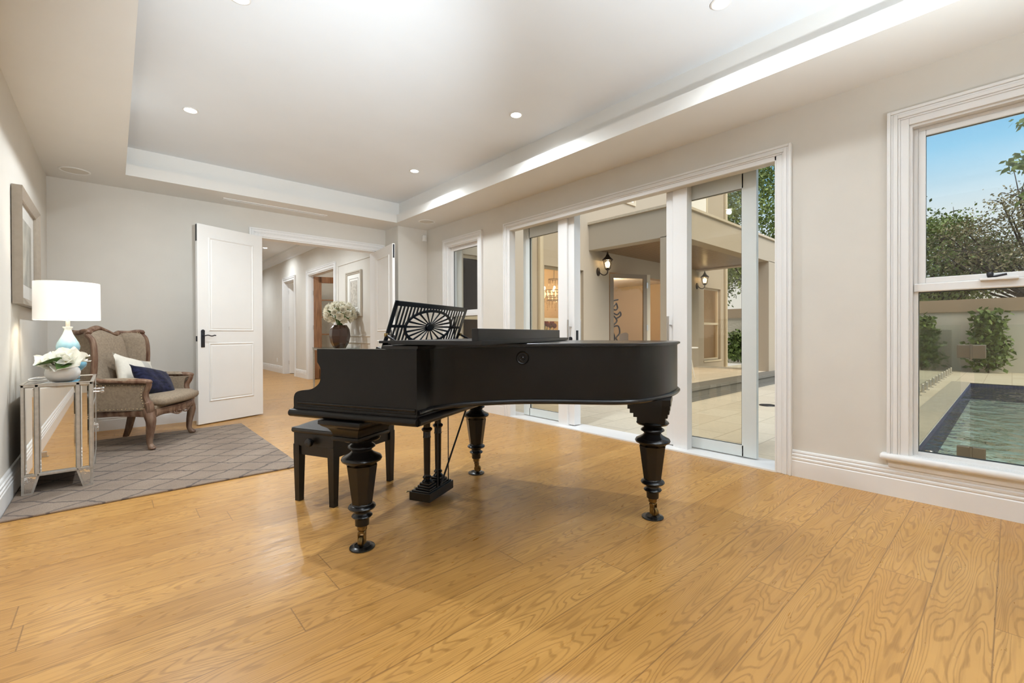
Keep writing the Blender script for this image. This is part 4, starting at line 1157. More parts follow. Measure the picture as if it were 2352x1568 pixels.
for a, c_ in ((6.79, 9.12), (10.93, 11.81), (12.89, 15.33)): baseboard(b, 0, HX, -1, a, c_)
struct('baseboard_hall', b, M['trim'], 'white moulded skirting along the hallway', 'baseboard')
for i, (a, c_, lab) in enumerate(((9.12, 10.93, 'white casing around the glazed timber door'), (11.81, 12.89, 'white casing around the narrow hallway doorway'), (15.30, 16.6, 'white casing at the far end of the hallway'))):
    root = struct_empty('door_%d' % (i+3), lab, 'door frame')
    m = MB(); architrave(m, 0, HX, -1, a, c_, 0, 2.515, .105); m.build('door_architrave', M['trim'], root, smooth=False)
    m = MB(); m.box((HX-.003, a+.09, 0), (HX+.145, a+.112, 2.405)); m.box((HX-.003, c_-.112, 0), (HX+.145, c_-.09, 2.405)); m.box((HX-.003, a+.1, 2.39), (HX+.145, c_-.1, 2.41)); m.build('door_lining', M['trim'], root, smooth=False)
m = MB()   # wall panel mouldings in the hall
for (a, c_, z0, z1) in ((6.95, 9.02, 1.0, 2.42), (6.95, 9.02, .30, .90)):
    for q in ((a, z0, c_, z0+.025), (a, z1-.025, c_, z1), (a, z0, a+.025, z1), (c_-.025, z0, c_, z1)): m.box((HX-.012, q[0], q[1]), (HX, q[2], q[3]), .005)
struct('trim_2', m, M['wall'], 'panel moulding on the hallway wall around the picture', 'wall panel')
# glazed timber door, open into the side room, and the white door
M['timber'] = mat('oak_door', srgb(148, 104, 66), .5, col2=srgb(118, 78, 45), vscale=5, stretch=(8, 8, .7))
td = thing('glazed_door', 'open oak door with a column of glass panes, off the hallway', 'door', (HX+.10, 10.80, 0), math.radians(-17), None, 'thing')
m = MB(); tw = .82
m.box((0, -.02, .01), (.17, .02, 2.38), .003); m.box((tw-.11, -.02, .01), (tw, .02, 2.38), .003); m.box((.1, -.02, 2.24), (tw-.1, .02, 2.38), .003); m.box((.1, -.02, .01), (tw-.1, .02, .24), .003)
m.build('door_frame', M['timber'], td, smooth=False)
for k in range(1, 5):
    z = .24+k*.40; m = MB(); m.box((.1, -.014, z-.014), (tw-.1, .014, z+.014), .003); m.build('glazing_bar', M['timber'], td, smooth=False)
for k in range(5):
    m = MB(); m.box((.1, -.003, .254+k*.40), (tw-.1, .003, .626+k*.40)); m.build('glass_pane', M['clear'], td, smooth=False)
for z in (.35, 1.2, 2.0):
    m = MB(); m.tube([(-.006, -.012, z-.05), (-.006, -.012, z+.05)], .008, 8); m.build('hinge', M['steel'], td)
wd = thing('flush_door', 'narrow white door standing ajar in the hallway', 'door', (HX+.11, 12.76, 0), math.radians(-42), None, 'thing')
m = MB(); m.box((0, -.019, .01), (.8, .019, 2.38), .003); m.build('leaf_board', M['door'], wd, smooth=False)
for z in (.3, 1.2, 2.15):
    m = MB(); m.tube([(-.004, -.014, z-.05), (-.004, -.014, z+.05)], .009, 8); m.build('hinge', M['steel'], wd)
# hallway picture
hp = thing('framed_picture', 'small ivory framed print hanging in the hallway', 'picture', (HX, 8.2, 1.795))
m = MB(); hwid, hh = .355, .425
for q0, q1, t in ((0, .03, .04), (.03, .055, .03)):
    for a in ((-hwid+q0, -hh+q0, -hwid+q1, hh-q0), (hwid-q1, -hh+q0, hwid-q0, hh-q0), (-hwid+q1, hh-q1, hwid-q1, hh-q0), (-hwid+q1, -hh+q0, hwid-q1, -hh+q1)):
        m.box((-t, a[0], a[1]), (0, a[2], a[3]), .006)
m.build('picture_frame', mat('champagne_frame', srgb(196, 187, 172), .4, .2), hp, smooth=False)
m = MB(); m.box((-.014, -hwid+.05, -hh+.05), (-.006, hwid-.05, hh-.05)); m.build('mat_board', M['mat'], hp, smooth=False)
m = MB()
for a, z in ((.20, .29), (.155, .245)): 
    for q in ((-a, -z, -a+.008, z), (a-.008, -z, a, z), (-a, z-.008, a, z), (-a, -z, a, -z+.008)): m.box((-.017, q[0], q[1]), (-.013, q[2], q[3]))
m.build('mat_lines', M['frame'], hp, smooth=False)
m = MB(); m.box((-.016, -.14, -.23), (-.0135, .14, .23)); m.build('print', mat('grey_print', srgb(170, 162, 150), .8, col2=srgb(206, 198, 186), vscale=22, detail=5), hp, smooth=False)
ol = thing('power_outlet', 'white power outlet low on the hallway wall', 'outlet', (HX, 13.51, .33))
m = MB(); m.box((-.01, -.038, -.06), (0, .038, .06), .004); m.build('cover_plate', M['plastic'], ol)
m = MB(); m.box((-.013, -.012, .015), (-.009, .012, .04), .002); m.box((-.013, -.012, -.04), (-.009, .012, -.015), .002); m.build('socket', M['mat'], ol)
# console table with the vase of roses
ct = thing('console_table', 'glass topped console table in the hallway under the roses', 'table', (3.13, 8.55, 0))
m = MB(); m.box((-.22, -.62, .772), (.22, .62, .79), .004); m.build('glass_top', glass('console_glass', (.85, .92, .9, 1), 1.0), ct, smooth=False)
for sx in (-1, 1):
    for sy in (-1, 1):
        m = MB(); m.box((sx*.20-.014, sy*.58-.014, 0), (sx*.20+.014, sy*.58+.014, .772), .003); m.build('leg', M['silver'], ct, smooth=False)
m = MB(); m.box((-.214, -.60, .738), (-.19, .60, .772)); m.box((.19, -.60, .738), (.214, .60, .772)); m.build('rail', M['silver'], ct, smooth=False)
vx, vy, vz = 3.06, 8.12, .79
vs = thing('vase', 'tall faceted dark brown vase of white roses', 'vase', (vx, vy, vz))
m = MB(); m.lathe([(0, 0), (.10, 0), (.155, .10), (.182, .22), (.168, .34), (.12, .42), (.11, .42), (.14, .33), (.0, .30)], 8); m.build('vase_body', mat('brown_glaze', (.045, .020, .014, 1), .12, coat=.6, spec=.6), vs, smooth=False)
rr_ = random.Random(3)
def rose_mesh():
    m = MB(); r = .052
    for ringi, (npet, tilt, k) in enumerate(((6, .35, 1.0), (5, .85, .85), (4, 1.2, .62), (3, 1.4, .4))):
        for p in range(npet):
            R = Matrix.Rotation(2*PI*p/npet+ringi*.7, 4, 'Z') @ Matrix.Rotation(tilt, 4, 'X')
            rows = petal_rows(r*k*1.25, r*.62*k, .35, .004, p+ringi)
            m.grid([[R @ q for q in row[::2]] for row in rows[::2]])
    return m
bloom = rose_mesh().build('rose_bloom', M['rose'], None, angle=80); bloom_me = bloom.data; bpy.data.objects.remove(bloom)
hx_, hy_, hz_ = vx, vy, vz+.62
cen = Vector((hx_, hy_, hz_))
pts_ = []
for k in range(46):
    zz = 1-2*(k+.5)/46; a = k*2.39996; q = Vector((math.sqrt(1-zz*zz)*math.cos(a), math.sqrt(1-zz*zz)*math.sin(a), zz))
    if q.z < -.62: continue
    pts_.append(q)
for q in pts_:
    R = Vector((.225, .225, .185)); p = cen+Vector((q.x*R.x, q.y*R.y, q.z*R.z))*rr_.uniform(.86, 1.04)
    t = thing('white_rose', 'one of the white roses massed in the brown vase', 'flower', (0, 0, 0), 0, 'white roses in the brown vase')
    o = bpy.data.objects.new('bloom', bloom_me); COL.objects.link(o); o.parent = t
    sc = rr_.uniform(1.15, 1.5)
    o.matrix_local = Matrix.Translation(p) @ q.to_track_quat('Z', 'Y').to_matrix().to_4x4() @ Matrix.Scale(sc, 4)
    m = MB(); m.tube(smooth_path([p-q*.01, p.lerp(cen, .55)+Vector((0, 0, -.03)), Vector((vx+q.x*.03, vy+q.y*.03, vz+.36))], 3), .004, 5); m.build('stem', M['leaf'], t)
m = MB()
for k in range(34):
    q = Vector((rr_.gauss(0, 1), rr_.gauss(0, 1), rr_.gauss(-.2, .8))).normalized(); p = cen+Vector((q.x*.16, q.y*.16, q.z*.15))
    t1 = q.orthogonal().normalized(); t2 = q.cross(t1); s = .045
    m.quad(p-q*s*.3, p+t1*s*.5, p+q*s*1.0, p-t1*s*.5)
lf = m.build('rose_leaves', M['leaf'], None, smooth=False); tag(lf, 'dark green leaves between the white roses in the vase', 'leaves', None, 'stuff')
# white shelving glimpsed at the end
bk = thing('bookcase', 'white shelving unit glimpsed at the far end of the hallway', 'bookcase', (4.0, 16.7, 0))
m = MB()
for z in (.02, .45, .9, 1.35, 1.8, 2.2): m.box((-.9, -.28, z), (.9, .28, z+.03))
m.box((-.9, -.28, 0), (-.87, .28, 2.23)); m.box((.87, -.28, 0), (.9, .28, 2.23)); m.build('shelf_frame', M['trim'], bk, smooth=False)
m = MB(); m.box((-.87, .2, 0), (.87, .24, 2.2)); m.build('back_panel', M['frame'], bk, smooth=False)
for (y, lab) in ((12.1, 'lit downlight visible through the double doorway'), (8.4, 'added unseen hallway downlight over the console table'), (10.2, 'added unseen hallway downlight over the glazed door'), (14.6, 'added unseen hallway downlight near the far end')):  # all but the first are added out of view to light the hallway
    downlight(2.76 if y == 12.1 else 2.1, y, HC, lab, LIGHT_HALL*(.45 if y == 12.1 else 1.0), 'hallway downlights')
for y in (10.0, 12.5):
    l = bpy.data.lights.new('side_room_fill', 'POINT'); l.energy = 14; l.shadow_soft_size = .1; l.color = (1, .93, .84)
    o = bpy.data.objects.new('side_room_fill', l); COL.objects.link(o); o.location = (4.35, y, 2.7)  # added unseen fill that keeps the side rooms from going black
# ------------------------------------------------------------------ outdoors: courtyard, opposite wing, pool, garden wall, trees
def render_mat():
    return mat('rendered_wall', srgb(184, 172, 154), .95, var=.10, vscale=260, bump=.5, bscale=240, spec=.1, vlo=.3, vhi=.7)
M['render'] = render_mat()
M['cap'] = mat('stone_capping', srgb(196, 182, 160), .8, var=.08, vscale=20)
M['rband'] = mat('wall_band', srgb(168, 150, 129), .9, var=.08, vscale=120, spec=.1)
M['glight'] = mat('garden_wall_render', srgb(206, 201, 190), .9, var=.06, vscale=90, spec=.1)
M['paver'] = pavers_mat('cream_pavers', srgb(214, 205, 186), srgb(205, 194, 174), srgb(182, 171, 152), .6, .4)
M['bluestone'] = pavers_mat('grey_stone', srgb(128, 125, 116), srgb(118, 115, 107), srgb(92, 88, 82), .8, .42, .004)
M['winwood'] = mat('cream_window_frame', srgb(205, 192, 168), .5)
YW = 5.6
g = MB(); g.box((XO, .86, -.2), (19.0, 6.0, -.012)); g.box((XO, -9, -.2), (5.02, .86, -.012)); g.box((13.35, -9, -.2), (19.0, .86, -.012)); g.box((5.02, -9, -.2), (13.35, -4.3, -.012))
struct('courtyard_paving', g, M['paver'], 'cream paved courtyard outside the sliding doors', 'paving')
g = MB(); g.box((5.0, .585, -.02), (13.37, .86, -.002)); g.box((4.75, .3, -.02), (5.02, .86, -.002)); struct('pool_coping', g, mat('coping_stone', srgb(176, 171, 158), .8, var=.1, vscale=12), 'grey stone coping along the pool edge', 'paving')
g = MB(); g.box((6.3, 3.25, -.03), (16.9, 3.46, -.004)); struct('path_band', g, M['bluestone'], 'grey stone band in front of the porch step', 'paving')

wing = struct_empty('house_wing', 'rendered house wing with porch across the courtyard', 'building')
w = MB()
OPN = [(4.0, 4.85, .9, 2.27), (5.78, 6.88, .55, 2.275), (7.72, 11.2, .16, 2.32), (12.02, 13.06, .29, 2.29)]
x = XO
for a, b_, z0, z1 in OPN:
    w.box((x, YW, -.1), (a, YW+.2, 6.4)); w.box((a, YW, -.1), (b_, YW+.2, z0)); 
    w.box((a, YW, z1), (b_, YW+.2, 6.4)); x = b_
w.box((x, YW, -.1), (13.3, YW+.2, 6.4)); w.box((13.1, YW+.2, -.1), (13.3, 12, 6.4)); w.box((XO, YW+.2, 3.3), (4.2, 6.85, 6.4))
w.build('wing_wall', M['render'], wing, smooth=False)
m = MB()
for a, b_, z0, z1 in (OPN[0], OPN[1], OPN[3]):
    ring(m, 1, YW+.07, YW+.13, a, b_, z0, z1, .045); m.box((a, YW+.06, 1.27), (b_, YW+.13, 1.33))
    m.box((a-.02, YW-.02, z0-.05), (b_+.02, YW+.1, z0))
m.build('wing_window_frames', M['winwood'], wing, smooth=False)
for a, b_, z0, z1 in (OPN[0], OPN[1], OPN[3]):
    m = MB(); m.box((a+.04, YW+.098, z0+.04), (b_-.04, YW+.102, z1-.04)); m.build('wing_window_pane', M['clear'] if a > 5 else M['darkpane'], wing, smooth=False)
for (a, b_, z0, z1) in ((8.2, 8.68, 3.86, 5.0), (11.0, 12.2, 3.5, 5.2)):
    m = MB(); ring(m, 1, YW-.03, YW+.03, a, b_, z0, z1, .06); m.build('upper_window_frame', M['winwood'], wing, smooth=False)
    m = MB(); m.box((a+.05, YW-.008, z0+.05), (b_-.05, YW-.004, z1-.05)); m.build('upper_window_blind', M['mat'], wing, smooth=False)
for a, b_ in ((13.28, 13.37), (5.60, 5.69)):
    m = MB(); m.box((a, YW-.08, 0), (b_, YW, 6.3), .02); m.build('downpipe', M['winwood'], wing)
# porch
m = MB(); m.box((7.05, 3.74, 2.69), (11.76, 3.98, 3.19)); m.box((7.05, 3.98, 2.69), (7.29, YW, 3.19)); m.box((11.52, 3.98, 2.69), (11.76, YW, 3.19)); m.box((7.2, 3.9, 3.0), (11.6, YW, 3.1)); m.build('porch_fascia', M['render'], wing, smooth=False)
m = MB(); m.box((7.01, 3.70, 3.19), (11.80, YW, 3.235)); m.build('porch_capping', M['cap'], wing, smooth=False)
m = MB(); m.box((7.29, 3.98, 2.72), (11.52, YW, 2.74))
for k in range(46): m.box((7.29+.092*k, 3.98, 2.714), (7.29+.092*k+.08, YW, 2.722))
m.build('porch_soffit', mat('soffit_boards', srgb(128, 106, 82), .3), wing, smooth=False)
for a, b_, c_, d in ((7.05, 7.47, 3.74, 4.05), (11.28, 11.76, 3.74, 4.12)):
    m = MB(); m.box((a, c_, .15), (b_, d, 2.70)); m.build('porch_column', M['render'], wing, smooth=False)
m = MB(); m.box((6.75, 3.66, -.02), (11.95, YW, .15)); m.build('porch_floor', M['paver'], wing, smooth=False)
m = MB(); m.box((6.72, 3.44, .10), (11.98, 3.80, .152), .004); m.box((6.74, 3.47, -.02), (11.96, 3.70, .10)); m.build('porch_step', M['bluestone'], wing, smooth=False)
# interior of the wing
w = MB()
w.box((5.4, 9.4, .1), (13.1, 9.5, 3.0)); w.box((5.3, YW+.2, .1), (5.4, 9.5, 3.0)); w.box((7.58, YW+.2, .1), (7.68, 7.9, 3.0)); w.box((4.9, YW+.2, -.1), (5.0, 6.79, 3.2))
struct('wall_wing_interior', w, mat('warm_interior_wall', srgb(225, 205, 172), .8), 'warm cream walls inside the opposite wing', 'wall')
m = MB()
for a in (8.3, 9.75, 11.2):
    for q in ((a, .5, a+1.25, .53), (a, 2.25, a+1.25, 2.28), (a, .5, a+.03, 2.28), (a+1.22, .5, a+1.25, 2.28)): m.box((q[0], 9.385, q[1]), (q[2], 9.4, q[3]))
struct('trim_3', m, M['winwood'], 'panel moulding on the wall inside the wing', 'wall panel')
m = MB(); m.box((5.2, YW+.2, 2.62), (13.1, 9.5, 2.72)); m.box((4.9, YW+.2, 2.5), (5.4, 6.8, 2.6)); struct('ceiling_wing', m, M['ceil'], 'ceiling inside the opposite wing', 'ceiling')
m = MB(); m.box((4.9, YW+.2, .02), (13.1, 9.5, .15)); struct('floor_wing', m, M['timber'], 'timber floor inside the opposite wing', 'floor')
def wing_light(x, y, z, e):
    l = bpy.data.lights.new('wing_lamp', 'POINT'); l.energy = e; l.color = (1, .72, .42); l.shadow_soft_size = .12
    o = bpy.data.objects.new('wing_lamp', l); COL.objects.link(o); o.location = (x, y, z)
wing_light(10.4, 7.6, 2.45, LIGHT_WING); wing_light(6.4, 7.9, 2.2, LIGHT_WING*.35)
# folding glass doors
fd = thing('folding_glass_door', 'folded grey framed glass door under the porch', 'door', (7.76, YW+.02, 0), math.radians(-28), None, 'thing')
M['greyframe'] = mat('grey_door_frame', srgb(140, 124, 104), .45)
m = MB(); ring(m, 1, -.02, .02, 0, .86, .17, 2.29, .085, True, .002); m.build('leaf_frame', M['greyframe'], fd, smooth=False)
m = MB(); m.box((.08, -.003, .25), (.78, .003, 2.21)); m.build('leaf_pane', M['clear'], fd, smooth=False)
m = MB(); m.box((.86, -.02, .17), (.94, .06, 2.29), .004); m.build('folded_stile', M['winwood'], fd, smooth=False)
for z in (1.10, 2.0):
    m = MB(); m.box((.85, -.03, z), (.88, -.018, z+.12)); m.build('hinge', M['steel'], fd, smooth=False)
# lanterns
def lantern(x, label):
    t = thing('wall_lantern', label, 'lantern', (x, YW, 2.22), 0, 'lit bronze lanterns on the rendered wing')
    B = mat('lantern_bronze', (.05, .035, .025, 1), .5, .5) if 'lantern' not in M else M['lantern']; M['lantern'] = B
    m = MB(); m.lathe([(0, 0), (.05, 0), (.05, .02), (.03, .03), (0, .03)], 12, M=Matrix.Translation((-.02, 0, .07)) @ Euler((PI/2, 0, 0)).to_matrix().to_4x4() @ Matrix.Scale(1.7, 4, (0, 1, 0))); m.build('back_plate', B, t)
    m = MB(); m.tube(smooth_path([(-.02, -.02, .10), (-.01, -.06, .03), (.03, -.12, -.005), (.06, -.17, .03), (.06, -.18, .09)], 5), .011, 8); m.build('scroll_arm', B, t)
    lx_, ly2 = .06, -.18
    m = MB(); m.lathe([(0, .09), (.03, .09), (.05, .11), (.058, .125), (0, .125)], 6, (lx_, ly2, 0)); m.lathe([(.105, .29), (.11, .30), (.075, .335), (.045, .365), (.03, .40), (.016, .41), (.022, .425), (.010, .44), (.008, .465), (0, .47)], 12, (lx_, ly2, 0))
    for k in range(6):
        a = 2*PI*(k+.5)/6; m.tube([(lx_+.056*math.cos(a), ly2+.056*math.sin(a), .12), (lx_+.095*math.cos(a), ly2+.095*math.sin(a), .30)], .006, 5)
    m.build('cage', B, t)
    m = MB(); rows = [[(lx_+r*math.cos(2*PI*(k+.5)/6), ly2+r*math.sin(2*PI*(k+.5)/6), z) for k in range(6)] for r, z in ((.053, .125), (.091, .295))]; m.grid(rows, close_v=True); m.build('lantern_glass', M['clear'], t, smooth=False)
    m = MB(); m.sphere((lx_, ly2, .21), .045, 12, 8, (1, 1, 1.5)); m.build('glowing_bulb', emit('lantern_glow', (1, .78, .45, 1), 9.0), t)
    l = bpy.data.lights.new('lantern_lamp', 'POINT'); l.energy = 5; l.color = (1, .68, .36); l.shadow_soft_size = .03
    o = bpy.data.objects.new('lantern_lamp', l); COL.objects.link(o); o.location = (x+lx_, YW+ly2-.0, 2.22+.30)
lantern(7.36, 'lit bronze lantern on the outer wall corner of the porch, nearest'); lantern(11.62, 'lit bronze lantern further along, seen through the right glass leaf')
# chandelier
ch = thing('crystal_chandelier', 'lit tiered crystal chandelier in the wing window', 'chandelier', (7.62-.35, 6.75, 0))
m = MB(); m.lathe([(0, 2.62), (.07, 2.62), (.05, 2.56), (.01, 2.53), (.01, 2.25), (0, 2.25)], 14); m.build('canopy', M['winwood'], ch)
M['crystal'] = glass('crystal', (.95, .92, .85, 1), 1.6, 1.7)
M['crystalglow'] = emit('lit_crystal', (1, .78, .48, 1), 1.6)
for (R_, z, nc, ln, bulb) in ((.12, 2.24, 12, .14, False), (.30, 1.98, 22, .24, True), (.24, 1.86, 18, .26, False), (.15, 1.78, 12, .24, False)):
    m = MB(); m.torus((0, 0, z), R_, .008, 30, 6); m.build('tier_ring', M['brass'], ch)
    m = MB()
    for k in range(nc):
        a = 2*PI*k/nc
        for j in range(5):
            zz = z-.02-ln*j/5*(.7+.3*math.sin(3*a)); m.sphere((R_*math.cos(a), R_*math.sin(a), zz), .012, 6, 4, (1, 1, 1.5))
    m.build('crystal_drops', M['crystalglow'] if bulb else M['crystal'], ch, smooth=False)
    if bulb:
        for k in range(8):
            a = 2*PI*k/8; m = MB(); m.sphere((R_*math.cos(a), R_*math.sin(a), z+.05), .024, 8, 6, (1, 1, 1.4)); m.build('candle_bulb', emit('chandelier_bulb', (1, .86, .6, 1), 9.0) if k == 0 else bpy.data.materials['chandelier_bulb'], ch)
# red flowers on the window ledge
tv = thing('flower_vase', 'glass vase of dark red flowers in the wing window', 'vase', (6.15, YW+.36, .60))
m = MB(); m.lathe([(0, 0), (.07, 0), (.09, .22), (.08, .22), (.06, .02), (0, .02)], 16); m.build('vase_glass', M['clear'], tv)
m = MB()
for k in range(11):
    a = k*2.4; r = .05+.012*k; m.tube(smooth_path([(0, 0, .05), (r*.6*math.cos(a), r*.5*math.sin(a), .35), (r*1.6*math.cos(a), r*math.sin(a), .60+.04*math.sin(k*3))], 3), .005, 5)
m.build('stems', M['leaf'], tv)
M['redpetal'] = mat('red_petal', (.20, .025, .015, 1), .6)
for k in range(11):
    a = k*2.4; r = .05+.012*k; m = MB(); m.sphere((r*1.6*math.cos(a), r*math.sin(a), .63+.04*math.sin(k*3)), .045, 8, 6, (1, 1, 1.1)); m.build('red_bloom', M['redpetal'], tv)
m = MB(); m.box((5.8, YW+.22, .45), (6.86, YW+.62, .60)); tag(m.build('window_seat', M['winwood'], smooth=False), 'cream window bench under the red flowers', 'bench')
# wire sculpture and dining chair behind the folding door
ws = thing('wire_sculpture', 'black looping wire figure sculpture behind the folding door', 'sculpture', (10.55, 7.5, .15))
m = MB(); m.box((-.15, -.15, 0), (.15, .15, .5)); m.build('plinth', M['winwood'], ws, smooth=False)
m = MB()
for pth in ([(-.05, 0, .5), (.1, .05, .8), (-.12, 0, 1.05), (.08, -.05, 1.25), (-.1, .02, 1.5), (.12, 0, 1.75)], [(.12, 0, 1.75), (.25, .05, 1.62), (.05, 0, 1.55), (-.15, 0, 1.65), (-.05, 0, 1.8), (.2, 0, 1.85)], [(-.12, 0, 1.05), (.2, 0, 1.1), (.28, 0, .9), (.1, 0, .75), (.3, 0, .6)], [(-.1, .02, 1.5), (.15, 0, 1.42), (.3, 0, 1.5), (.33, 0, 1.4), (.1, 0, 1.3)]):
    m.tube(smooth_path(pth, 6), .022, 8)
m.build('wire_figure', M['bronze'], ws)
dc = thing('dining_chair', 'grey moulded dining chair beside the wire sculpture', 'chair', (10.75, 7.1, .15))
m = MB(); rows = [[(-.22+.44*i/8, .2-.05*math.sin(PI*i/8), z+.05*math.sin(PI*i/8)) for i in range(9)] for z in (.45, .58, .72, .86)]; m.grid(rows); m.box((-.22, -.2, .43), (.22, .2, .47), .015); m.build('shell', mat('grey_shell', srgb(160, 150, 138), .5), dc)
for sx in (-1, 1):
    for sy in (-1, 1):
        m = MB(); m.tube([(sx*.16, sy*.15, .44), (sx*.21, sy*.2, 0)], .012, 6); m.build('leg', M['steel'], dc)
# white wire cafe table on the porch
wt = thing('cafe_table', 'small round white metal table on the porch', 'table', (8.24, 4.24, .152))
M['whitemetal'] = mat('white_metal', (.8, .78, .74, 1), .4)
m = MB(); m.lathe([(0, .60), (.26, .60), (.265, .61), (.26, .622), (0, .622)], 30); m.build('table_top', M['whitemetal'], wt)
for k in range(3):
    a = 2*PI*k/3-.86; c_, s_2 = math.cos(a), math.sin(a)
    m = MB(); m.tube(smooth_path([(.10*c_-.04*s_2, .10*s_2+.04*c_, .60), (.19*c_-.02*s_2, .19*s_2+.02*c_, .1), (.215*c_, .215*s_2, .006), (.19*c_+.02*s_2, .19*s_2-.02*c_, .1), (.10*c_+.04*s_2, .10*s_2-.04*c_, .60)], 5), .006, 6); m.build('hairpin_leg', M['whitemetal'], wt)
dg = thing('floor_drain', 'round slotted metal drain grate in the cream paving', 'drain', (7.09, 2.37, -.012))
m = MB(); m.torus((0, 0, .003), .10, .008, 28, 6); 
for k in range(9):
    y = -.08+.02*k; h = math.sqrt(max(0, .01-y*y)); m.box((-h, y-.005, 0), (h, y+.005, .006))
m.build('grate', M['bronze'], dg)

# garden wall
GX = 17.3
g = MB(); g.box((GX, -9, -.1), (GX+.25, 12.5, 1.60)); struct('garden_wall', g, M['glight'], 'pale rendered garden wall behind the pool', 'wall')
g = MB(); g.box((GX-.06, -9, 1.59), (GX+.31, 12.5, 1.93)); g.box((GX-.05, 1.86, -.1), (GX+.1, 2.6, 1.6)); struct('garden_wall_band', g, M['rband'], 'darker tan capping band on the garden wall', 'wall')
# pool
pool = struct_empty('swimming_pool', 'rectangular swimming pool with rippled water', 'pool')
PX0, PX1, PY0, PY1 = 5.02, 13.35, -4.3, .585
m = MB()
m.box((PX0-.1, PY0-.1, -1.5), (PX1+.1, PY1+.1, -1.4)); m.box((PX0-.12, PY0, -1.5), (PX0, PY1, -.02)); m.box((PX1, PY0, -1.5), (PX1+.12, PY1, -.02)); m.box((PX0, PY0-.12, -1.5), (PX1, PY0, -.02)); m.box((PX0, PY1, -1.5), (PX1, PY1+.12, -.02))
m.build('pool_shell', mat('pool_plaster', (.66, .72, .71, 1), .7, var=.1, vscale=2), pool, smooth=False)
m = MB()
for a, b_ in (((PX0, PY1-.012), (PX1, PY1)), ((PX1-.012, PY0), (PX1, PY1)), ((PX0, PY0), (PX0+.012, PY1))): m.box((a[0], a[1], -.35), (b_[0], b_[1], -.03))
m.build('waterline_tiles', pavers_mat('navy_tiles', (.02, .035, .11, 1), (.03, .05, .14, 1), (.12, .13, .16, 1), .05, .05, .003), pool, smooth=False)
def water_mat():
    m_, nt, b = new_mat('pool_water'); nt.nodes.remove(b); out = nt.nodes['Material Output']
    tr = nt.nodes.new('ShaderNodeBsdfTransparent'); tr.inputs[0].default_value = (.74, .82, .80, 1)
    gl = nt.nodes.new('ShaderNodeBsdfGlossy'); gl.inputs['Roughness'].default_value = .03
    co = objco(nt)
    h = mathn(nt, 'ADD', noise(nt, objco(nt, (1.2, 2.2, 1)), 1.6, 3.0, .55, .4), mathn(nt, 'MULTIPLY', noise(nt, co, 7.0, 2.0), .34))
    bp = nt.nodes.new('ShaderNodeBump'); bp.inputs['Strength'].default_value = .8; bp.inputs['Distance'].default_value = .12
    L(nt, h, bp.inputs['Height']); L(nt, bp.outputs[0], gl.inputs['Normal'])
    mx = nt.nodes.new('ShaderNodeMixShader'); L(nt, schlick(nt, 1.6, bp.outputs[0]), mx.inputs[0]); L(nt, tr.outputs[0], mx.inputs[1]); L(nt, gl.outputs[0], mx.inputs[2]); L(nt, mx.outputs[0], out.inputs['Surface'])
    return m_
m = MB(); m.quad((PX0, PY0, -.07), (PX1, PY0, -.07), (PX1, PY1, -.07), (PX0, PY1, -.07)); m.build('water', water_mat(), pool, smooth=False)
# frameless glass pool fence
def fence_panel(p0, p1, label, hinge=None, spig=True):
    t = thing('glass_fence_panel', label, 'fence panel', (p0[0], p0[1], 0), math.atan2(p1[1]-p0[1], p1[0]-p0[0]), 'frameless glass pool fence')
    Ln = math.hypot(p1[0]-p0[0], p1[1]-p0[1])
    m = MB(); m.box((.006, -.006, .06), (Ln-.006, .006, 1.10), .002, 1); m.build('glass_sheet', M['fence'], t, smooth=False)
    if spig:
        for x in (.22*Ln, .78*Ln):
            m = MB(); m.lathe([(0, -.01), (.048, -.01), (.048, -.002), (.024, .0), (.024, .13), (.020, .135), (0, .135)], 16, (x, 0, 0)); m.build('spigot', M['steel'], t)
    return t
fx = [5.5+1.08*k for k in range(11)]
for k in range(10):
    fence_panel((fx[k], 1.05), (fx[k+1]-.05, 1.05), 'clear glass pool fence panel in the row beside the pool path')
fence_panel((4.7, 1.05), (4.7, .25), 'clear glass fence panel left of the gate hinges')
gt = fence_panel((4.7, .19), (4.7, -.75), 'clear glass gate panel hung on square metal hinges', None, False)
for z in (.155, .905):
    m = MB(); m.box((-.085, -.020, z-.05), (-.012, .020, z+.05), .006); m.box((-.008, -.020, z-.05), (.065, .020, z+.05), .006); m.tube([(-.01, -.02, z-.055), (-.01, -.02, z+.055)], .008, 8); m.build('gate_hinge', M['hinge'], gt, smooth=False)
# ------------------------------------------------------------------ planting
FM = {'a': foliage_mat('olive_foliage', (.12, .165, .035, 1), (.26, .32, .085, 1)), 'b': foliage_mat('dark_foliage', (.05, .09, .018, 1), (.15, .22, .05, 1)), 'c': foliage_mat('bronze_foliage', (.15, .13, .055, 1), (.31, .26, .125, 1))}
M['bark'] = mat('bark', (.075, .055, .04, 1), .9, var=.4, vscale=20)
def leaf_quads(mb, c, n, spread, size, rg, droop=0.0):
    bm = mb.bm
    for _ in range(n):
        p = c+Vector((rg.gauss(0, spread[0]), rg.gauss(0, spread[1]), rg.gauss(0, spread[2])))
        d = Vector((rg.uniform(-1, 1), rg.uniform(-1, 1), rg.uniform(-1, 1)-droop)).normalized(); t = d.orthogonal().normalized()
        t = (Matrix.Rotation(rg.uniform(0, 6.28), 3, d) @ t); s = size*rg.uniform(.6, 1.3)
        a = bm.verts.new(p); b_ = bm.verts.new(p+d*s*.5+t*s*.28); c_ = bm.verts.new(p+d*s); e = bm.verts.new(p+d*s*.5-t*s*.28)
        bm.faces.new((a, b_, c_, e))
